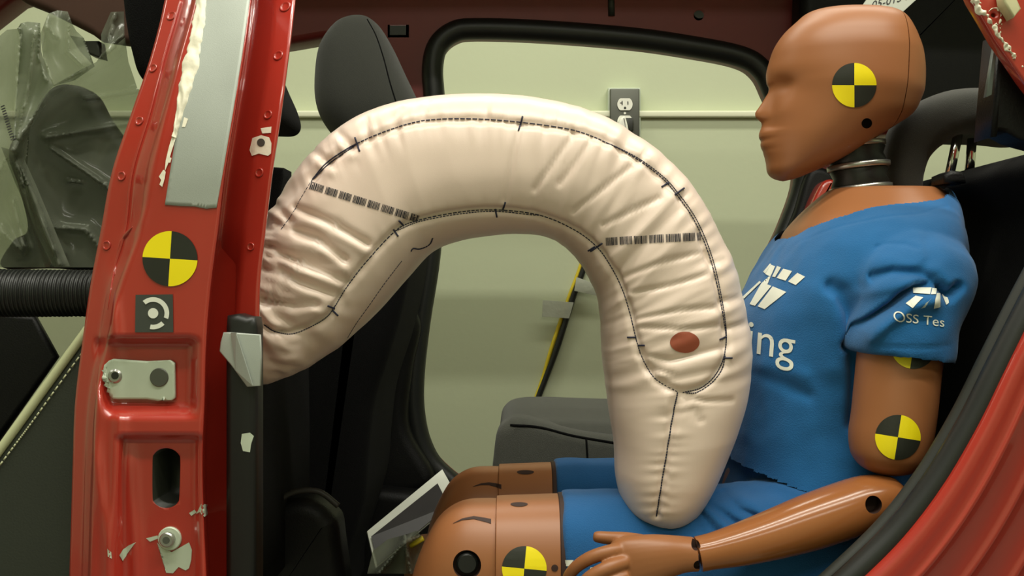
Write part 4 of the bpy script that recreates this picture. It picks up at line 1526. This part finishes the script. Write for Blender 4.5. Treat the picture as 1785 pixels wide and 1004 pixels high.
kn, tn, zc = leg(1.10, True)
kf, tf_, _ = leg(1.30, False)
for k_, t_, pts_slot, oval in ((kn, tn, [(790, 913), (806, 907), (826, 905), (846, 910), (856, 913)], (905, 879)), (kf, tf_, [(824, 849), (838, 846), (852, 846), (866, 850), (874, 853)], (916, 823))):
    b_ = bvh_of([k_, t_])
    up = [(a, b2 - (0.6, 3, 5, 7, 8)[i]) for i, (a, b2) in enumerate(pts_slot)]
    lay_polys('knee_slot', [pts_slot + up[::-1]], b_, M['skin_dark'], k_, 0.0005, 6)
    lay_polys('thigh_slot', [[(oval[0] + 15 * math.cos(2 * PI * q / 24), oval[1] + (4.5 if math.sin(2 * PI * q / 24) > 0 else 3.0) * math.sin(2 * PI * q / 24)) for q in range(24)]], b_, M['skin_dark'], t_, 0.0005, 6)
nb_ = bvh_of([kn, tn])
l, n = hit(nb_, 814, 985)
kn.data.materials.append(M['skin_dark'])
cut_hole(kn, l, Vector((0, 1, 0)), 0.0135, 0.012)
kn.data.set_sharp_from_angle(angle=R_(50))
cyl_y('knee_bolt', Vector((l.x, l.y + 0.004, l.z)), 0.0105, 0.02, M['rubber'], kn, 32, 0.002)
target(914, 991, 39, bvh_of([tn]), tn, -0.03 * PI)
lay_polys('thigh_hole', [[(967 + 6 * math.cos(2 * PI * q / 20), 990 + 6 * math.sin(2 * PI * q / 20)) for q in range(20)]], nb_, M['skin_dark'], tn, 0.0006, 6)

# shorts: two legs and hips fused, with gathered wrinkles near the waist
geo = []
for yc in (1.10, 1.30):
    rr_ = []
    for px, r, w in ((978, 0.0765, 0.070), (1000, 0.077, 0.071), (1080, 0.077, 0.073), (1180, 0.078, 0.078), (1280, 0.082, 0.085), (1400, 0.09, 0.085), (1480, 0.08, 0.08)):
        x = (px - 892.5) * 1.10 / F
        rr_.append((x, yc, zc, r, w, 0, 1))
    geo.append(loft(limb_rings(catmull(rr_, 40), 56, 2.3)))
hip = [t for t in lv if t[0] > 790]
geo.append(loft(torso_rings([(py, x0 + 12 - 10 * sstep(850, 960, py), x1 - 8, w - 0.013 * (1 - sstep(850, 960, py))) for py, x0, x1, w in hip], 0.0)))
v, f = merge_geo(geo)
shorts = mesh_obj('shorts', v, f, M['shorts'], dm)
voxel(shorts, 0.0032, 8, 0.5)
shorts.data.materials.clear()
shorts.data.materials.append(M['shorts'])
for poly, d, w in (([(1250, 868), (1290, 846), (1340, 862), (1400, 884)], 0.010, 9), ([(1320, 842), (1370, 862), (1430, 878)], 0.008, 8), ([(1236, 880), (1270, 905), (1300, 925)], 0.010, 8), ([(1222, 895), (1246, 925), (1262, 950)], 0.009, 7), ([(1262, 858), (1290, 890), (1330, 905)], 0.006, 6), ([(1290, 838), (1340, 860), (1400, 872)], -0.006, 10),
                   ([(1225, 880), (1255, 900), (1270, 920)], -0.005, 8), ([(1215, 900), (1230, 930), (1235, 950)], 0.005, 6), ([(1275, 850), (1330, 895), (1350, 910)], -0.005, 9)):
    crease(shorts, poly, d, w)
ripple(shorts, 30, 0.0022)
shorts.data.shade_smooth()
shb = bvh_of([shorts])
lay_polys('shorts_print', [[(976, 976), (1000, 976), (992, 987), (974, 986)], [(974, 998), (984, 997), (984, 1012), (974, 1012)], [(1029, 989), (1042, 987), (1038, 998), (1026, 998)], [(1044, 987), (1056, 985), (1052, 994), (1041, 996)], [(1058, 985), (1067, 985), (1060, 991), (1055, 993)]], shb, M['print'], shorts, 0.0008, 5)

# ------------------------------------------------------------------ airbag
BY, BD = 1.09, 0.078
st = [((412, 535), (412, 600)), ((418, 500), (420, 640)), ((438, 450), (448, 668)), ((466, 404), (512, 652)), ((492, 350), (584, 608)), ((530, 290), (652, 549)), ((590, 229), (706, 489)), ((660, 192), (752, 440)), ((740, 174), (800, 420)),
      ((830, 168), (850, 411)), ((930, 174), (905, 407)), ((1030, 199), (955, 413)), ((1115, 244), (993, 437)), ((1182, 303), (1022, 474)), ((1230, 370), (1040, 515)), ((1267, 445), (1047, 556)), ((1291, 525), (1049, 602)), ((1303, 605), (1054, 655)),
      ((1298, 685), (1062, 715)), ((1277, 757), (1071, 772)), ((1249, 828), (1074, 832)), ((1222, 880), (1086, 878)), ((1200, 905), (1104, 897)), ((1180, 915), (1128, 911))]
stc = catmull([(a[0], a[1], b[0], b[1]) for a, b in st], 420)
outer_seam = [(545, 312), (565, 288), (588, 270), (622, 250), (680, 226), (740, 210), (820, 207), (907, 213), (1000, 227), (1060, 250), (1110, 277), (1155, 311), (1180, 340), (1205, 375), (1225, 415), (1241, 460), (1253, 510), (1262, 560), (1266, 595), (1260, 628), (1246, 655), (1222, 676), (1190, 684)]
inner_seam = [(460, 566), (480, 578), (510, 582), (545, 568), (570, 552), (585, 532), (605, 500), (640, 455), (690, 402), (730, 384), (800, 370), (865, 366), (940, 375), (1000, 400), (1040, 430), (1065, 465), (1085, 505), (1099, 550), (1109, 592), (1120, 625), (1142, 660), (1180, 683)]
os_d = catmull(outer_seam, 70)
is_d = catmull(inner_seam, 70)
vs_d = [(1181, 684), (1172, 730), (1162, 790), (1152, 850), (1144, 900)]
low_seam = [(545, 312), (525, 345), (510, 372), (490, 400), (470, 440)]
NB = 150
rings = []
arc = 0
prevc = None
for i, (ox, oy, ix, iy) in enumerate(stc):
    c2 = ((ox + ix) / 2, (oy + iy) / 2)
    if prevc:
        arc += math.hypot(c2[0] - prevc[0], c2[1] - prevc[1])
    prevc = c2
    t = i / 419
    endf = math.sqrt(max(0.0, min(1, t / 0.07) * (2 - min(1, t / 0.07)))) if t < 0.07 else 1
    e2 = (1 - t) / 0.20
    endf2 = math.sqrt(max(0.02, min(1, e2) * (2 - min(1, e2)))) if t > 0.80 else 1
    dd = BD * (0.12 + 0.88 * min(endf, endf2))
    O_, I_ = P(ox, oy, BY), P(ix, iy, BY)
    C_ = (O_ + I_) / 2
    Rv = (O_ - I_) / 2
    ex = 2.5 - 0.4 * sstep(0.78, 0.95, t)
    ring = []
    for k in range(NB):
        th = 2 * PI * k / NB
        c_, s_ = math.cos(th), math.sin(th)
        cu_ = math.copysign(abs(c_) ** (2 / ex), c_)
        su_ = math.copysign(abs(s_) ** (2 / ex), s_)
        p = C_ + Rv * cu_ + Vector((0, -dd * su_, 0))
        ring.append((p, cu_, su_, arc))
    rings.append(ring)
V = []
for i, r in enumerate(rings):
    for k, (p, cu_, su_, arc_) in enumerate(r):
        V.append(p)
_, Fc = loft([[x[0] for x in r] for r in rings])
bag = mesh_obj('airbag_cushion', V, Fc, M['bag'])
me = bag.data
nor = [v.normal.copy() for v in me.vertices]
allseam = [os_d, is_d, vs_d, low_seam]
PX = np.array([pix(v) for v in V])
D1, D2, D3, D4 = (seg_dist_np(PX[:, 0], PX[:, 1], q) for q in allseam)


def ridge(q):
    return 0.5 - abs(noise.noise(q)) * 1.6


idx = 0
for i, r in enumerate(rings):
    t = i / 419
    for k, (p, cu_, su_, arc_) in enumerate(r):
        nn = nor[idx]
        h = 0.0
        a, b = PX[idx]
        if nn.y < 0.3:
            d1, d2, d3, d4 = D1[idx], D2[idx], D3[idx], D4[idx]
            d = min(d1, d2, d3)
            h -= 0.0048 * math.exp(-(d / 6.0) ** 2)
            # gathered puckers running away from the seams
            pk = noise.noise((arc_ / 12.0, 0.8, cu_ * 0.8)) + 0.7 * ridge((arc_ / 15.0, 3.3, cu_ * 0.6))
            am = 0.0021 * math.exp(-(d1 / 32.0) ** 2) * (1 - sstep(0.80, 0.86, t)) + 0.0011 * math.exp(-(d2 / 24.0) ** 2) * (1 if 0.5 < t or a < 620 else 0.5) * sstep(0.6, 0.95, su_)
            h += am * pk
            if b > 680:
                pk2 = noise.noise((b / 11.0, 5.5, 0.3 if a < 1165 else 4.3))
                h += 0.0022 * math.exp(-(d3 / 26.0) ** 2) * pk2
            # long soft folds across the panel on the bend
            w = sstep(0.40, 0.5, t) * (1 - sstep(0.74, 0.79, t))
            h += 0.0030 * w * (ridge((arc_ / 42.0 + 0.35 * cu_, cu_ * 0.5, 7.7)) + 0.5 * noise.noise((arc_ / 17.0 + 0.5 * cu_, cu_ * 0.9, 2.7)))
            h += 0.0008 * ridge((arc_ / 70.0, cu_ * 0.4, 4.4))
            # left lobe: folds fanning out of the pillar
            w = 1 - sstep(0.15, 0.26, t)
            ang = math.atan2(b - 430, a - 330)
            rad_ = math.hypot(a - 330, b - 430)
            h += 0.0062 * w * (ridge((ang * 5.0 + 0.4, rad_ / 150.0, 2.2)) + 0.5 * noise.noise((ang * 13.0, rad_ / 90.0, 5.0))) * sstep(60, 130, rad_)
            h += 0.0040 * w * math.exp(-((a - 472 - 0.1 * (b - 430)) / 26) ** 2) * noise.noise((b / 9.0, a / 40.0, 9.1))
        else:
            h += 0.0012 * noise.noise((arc_ / 16.0, cu_, 8.0))
        h *= 0.25 + 0.75 * min(1.0, max(0.0, -nn.y) * 1.6)
        me.vertices[idx].co = p + nn * h
        idx += 1
me.update()
me.shade_smooth()
for poly in ([(907, 216), (893, 280), (880, 350)], [(1000, 232), (962, 288), (932, 330)], [(1030, 245), (1000, 290), (975, 320)], [(1100, 290), (1050, 330), (1000, 368)], [(1150, 345), (1100, 368), (1052, 392)], [(1225, 440), (1150, 458), (1090, 482)],
             [(1236, 478), (1160, 500), (1100, 510)], [(1247, 535), (1180, 542), (1110, 556)], [(1257, 568), (1190, 574), (1118, 570)], [(1118, 618), (1170, 628), (1262, 606)], [(1195, 690), (1230, 700), (1275, 698)], [(1190, 690), (1210, 715), (1222, 735)],
             [(1128, 640), (1170, 652)], [(745, 176), (738, 206)], [(700, 190), (690, 222)], [(640, 206), (640, 244)], [(850, 172), (848, 206)], [(980, 188), (970, 222)], [(1130, 262), (1112, 282)], [(1200, 335), (1184, 348)], [(1262, 452), (1238, 460)], [(1285, 520), (1254, 525)], [(1295, 565), (1264, 572)]):
    crease(bag, poly, 0.0026, 4.5)
for poly in ([(515, 362), (575, 388), (640, 425)], [(486, 392), (550, 415), (600, 452)], [(470, 430), (530, 462), (600, 488)], [(462, 470), (520, 492), (580, 512)], [(462, 520), (510, 532), (550, 530)], [(480, 360), (505, 385)], [(468, 450), (500, 470)], [(545, 262), (575, 285)], [(590, 232), (612, 256)]):
    crease(bag, poly, 0.0052, 7)
    crease(bag, [(x + 2, y + 15) for x, y in poly], -0.0028, 9)
tag(bag, 'inflated cream fabric airbag arched over the dummy lap beside the pillar', 'airbag')
ab = bvh_of([bag])
ds_ = 3


def thread(name, pts, n, lat=0.0, r=0.00075, dash=3):
    if lat:
        q = catmull(pts, 60)
        out = []
        for i, (x, y) in enumerate(q):
            a_, b_ = q[max(i - 1, 0)], q[min(i + 1, 59)]
            tx, ty = b_[0] - a_[0], b_[1] - a_[1]
            L = math.hypot(tx, ty) or 1
            l2 = lat * math.sin(PI * i / 59) ** 0.5
            out.append((x - ty / L * l2, y + tx / L * l2))
        pts = out
    return seam(name, pts, ab, r, M['thread'], bag, n, dash)


thread('outer_stitch', outer_seam, 700, 0, 0.00055)
thread('outer_stitch', outer_seam[9:19], 420, -4, 0.0005)
thread('outer_stitch', outer_seam[:4], 150, 4, 0.00065)
thread('outer_stitch', outer_seam[:4], 150, 0, 0.0007)
thread('inner_stitch', inner_seam, 700, 0, 0.00055)
thread('inner_stitch', inner_seam[8:13], 200, 3, 0.0005)
thread('vertical_stitch', vs_d, 200, 0, 0.0007)
thread('lower_stitch', low_seam[:4], 60, 0, 0.00035)
thread('outer_stitch', [(1264, 620), (1258, 645), (1240, 668), (1215, 684), (1196, 685)], 90, 0, 0.0006)
thread('back_stitch', [(700, 455), (690, 468), (668, 497), (645, 530), (622, 562), (606, 588)], 130, 0, 0.0004, 3)
thread('back_stitch', [(716, 438), (720, 433), (730, 434), (742, 430), (750, 424), (754, 415)], 60, 0, 0.0008, 4)
# sewn tick marks across the seams
for x0, y0, x1, y1 in ((619, 240, 627, 264), (911, 203, 904, 228), (1166, 318, 1153, 326), (1192, 328, 1176, 340), (881, 352, 876, 367), (863, 364, 866, 378), (695, 384, 704, 394), (686, 400, 694, 412), (571, 533, 584, 538), (580, 541, 589, 550),
                       (1050, 424, 1030, 438), (1037, 430, 1026, 437), (1094, 588, 1109, 588), (1112, 602, 1124, 602), (1254, 592, 1266, 587), (1262, 624, 1276, 624)):
    seam('tick_mark', [(x0, y0), (x1, y1)], ab, 0.0009, M['thread'], bag, 8, None, 0.0004)
# printed bar strips
rnd = random.Random(3)


def bars(x0, y0, x1, y1, hgt, seedv, step=3.0):
    rn = random.Random(seedv)
    L = math.hypot(x1 - x0, y1 - y0)
    tx, ty = (x1 - x0) / L, (y1 - y0) / L
    nx, ny = -ty, tx
    pos = 0.0
    out = []
    grp = 0
    while pos < L - 2:
        w_ = rn.choice((1.1, 1.3, 2.3))
        a = (x0 + tx * pos, y0 + ty * pos)
        b = (x0 + tx * (pos + w_), y0 + ty * (pos + w_))
        out.append([a, b, (b[0] + nx * hgt, b[1] + ny * hgt), (a[0] + nx * hgt, a[1] + ny * hgt)])
        pos += w_ + rn.choice((0.7, 0.7, 1.1))
        grp += 1
        if grp >= 10:
            grp = 0
            pos += 3.4
    return out


lay_polys('barcode_strip', bars(543, 317, 733, 376, 13, 5), ab, M['ink'], bag, 0.0006, 8)
lay_polys('barcode_strip', bars(1056, 414, 1222, 405, 14, 8), ab, M['ink'], bag, 0.0006, 8)
vent = lay_polys('vent_patch', [[(1193.5 + 25.5 * math.cos(2 * PI * k / 40), 596.5 + 18 * math.sin(2 * PI * k / 40)) for k in range(40)]], ab, M['bag_dark'], bag, 0.0008, 5)
vent['label'] = 'round rust-brown vent'

# ------------------------------------------------------------------ card and litter by the knees
cd = thing('picture_card', 'white-bordered dark picture card leaning beside the dummy knees', 'card', P(700, 930, 1.36))
c0, c1, c2_, c3 = P(640, 926, 1.36), P(771, 818, 1.45), P(782, 836, 1.42), P(655, 990, 1.33)
c2_ = P(800, 870, 1.40)
V = [c0, c1, c2_, c3]
nrm = (c1 - c0).cross(c3 - c0).normalized()
v, f = merge_geo([(V + [p + nrm * 0.003 for p in V], [(0, 1, 2, 3), (7, 6, 5, 4), (0, 4, 5, 1), (1, 5, 6, 2), (2, 6, 7, 3), (3, 7, 4, 0)])])
mesh_obj('card_sheet', v, f, M['paper'], cd, False)
if nrm.dot(CAMP - c0) < 0:
    nrm = -nrm


def bil(u, w):
    return (c0 * (1 - u) + c1 * u) * (1 - w) + (c3 * (1 - u) + c2_ * u) * w


V = [bil(0.02, 0.22) + nrm * 0.0035, bil(0.87, 0.26) + nrm * 0.0035, bil(0.87, 0.98) + nrm * 0.0035, bil(0.02, 0.98) + nrm * 0.0035]
mesh_obj('card_picture', V, [(0, 1, 2, 3)], M['photo'], cd, False)

lit = sheet('clear_wrapper', [(640, 1000), (650, 960), (676, 940), (706, 932), (726, 925), (740, 940), (734, 960), (738, 1000)], 1.22,
            [([(648, 930), (700, 900), (745, 880)], 0.02, 8), ([(660, 1000), (700, 950), (740, 930)], 0.02, 8), ([(720, 880), (705, 940), (716, 1000)], 0.02, 8)], 9.3, None, 0.02, 5)
tag(lit, 'crumpled clear wrapper in the dark footwell left of the knees', 'wrapper')
yc_ = tube('yellow_clip', [P(715, 952, 1.2), P(738, 938, 1.2)], 0.003, M['ylw'], None, 8)
tag(yc_, 'small yellow clip lying beside the near knee', 'clip')

# paper strip with handwriting, stuck under the roof edge behind the head
pp = slab('paper_label', [(1500, 14), (1530, -30), (1640, -40), (1568, 26), (1540, 40)], 1.6, 1.598, 1.601, 0.0005, M['paper'], None, 5, curve=False)
tag(pp, 'white paper label with handwriting behind the top of the head', 'label')
ppb = bvh_of([pp])
tb = text_bm('05-015 IW', 1.0, lambda x, y: (1518 + 19 * x + 4 * y, 16 - 5 * x - 20 * y))
lay('handwriting', tb, ppb, M['ink'], pp, 0.0006, 5)
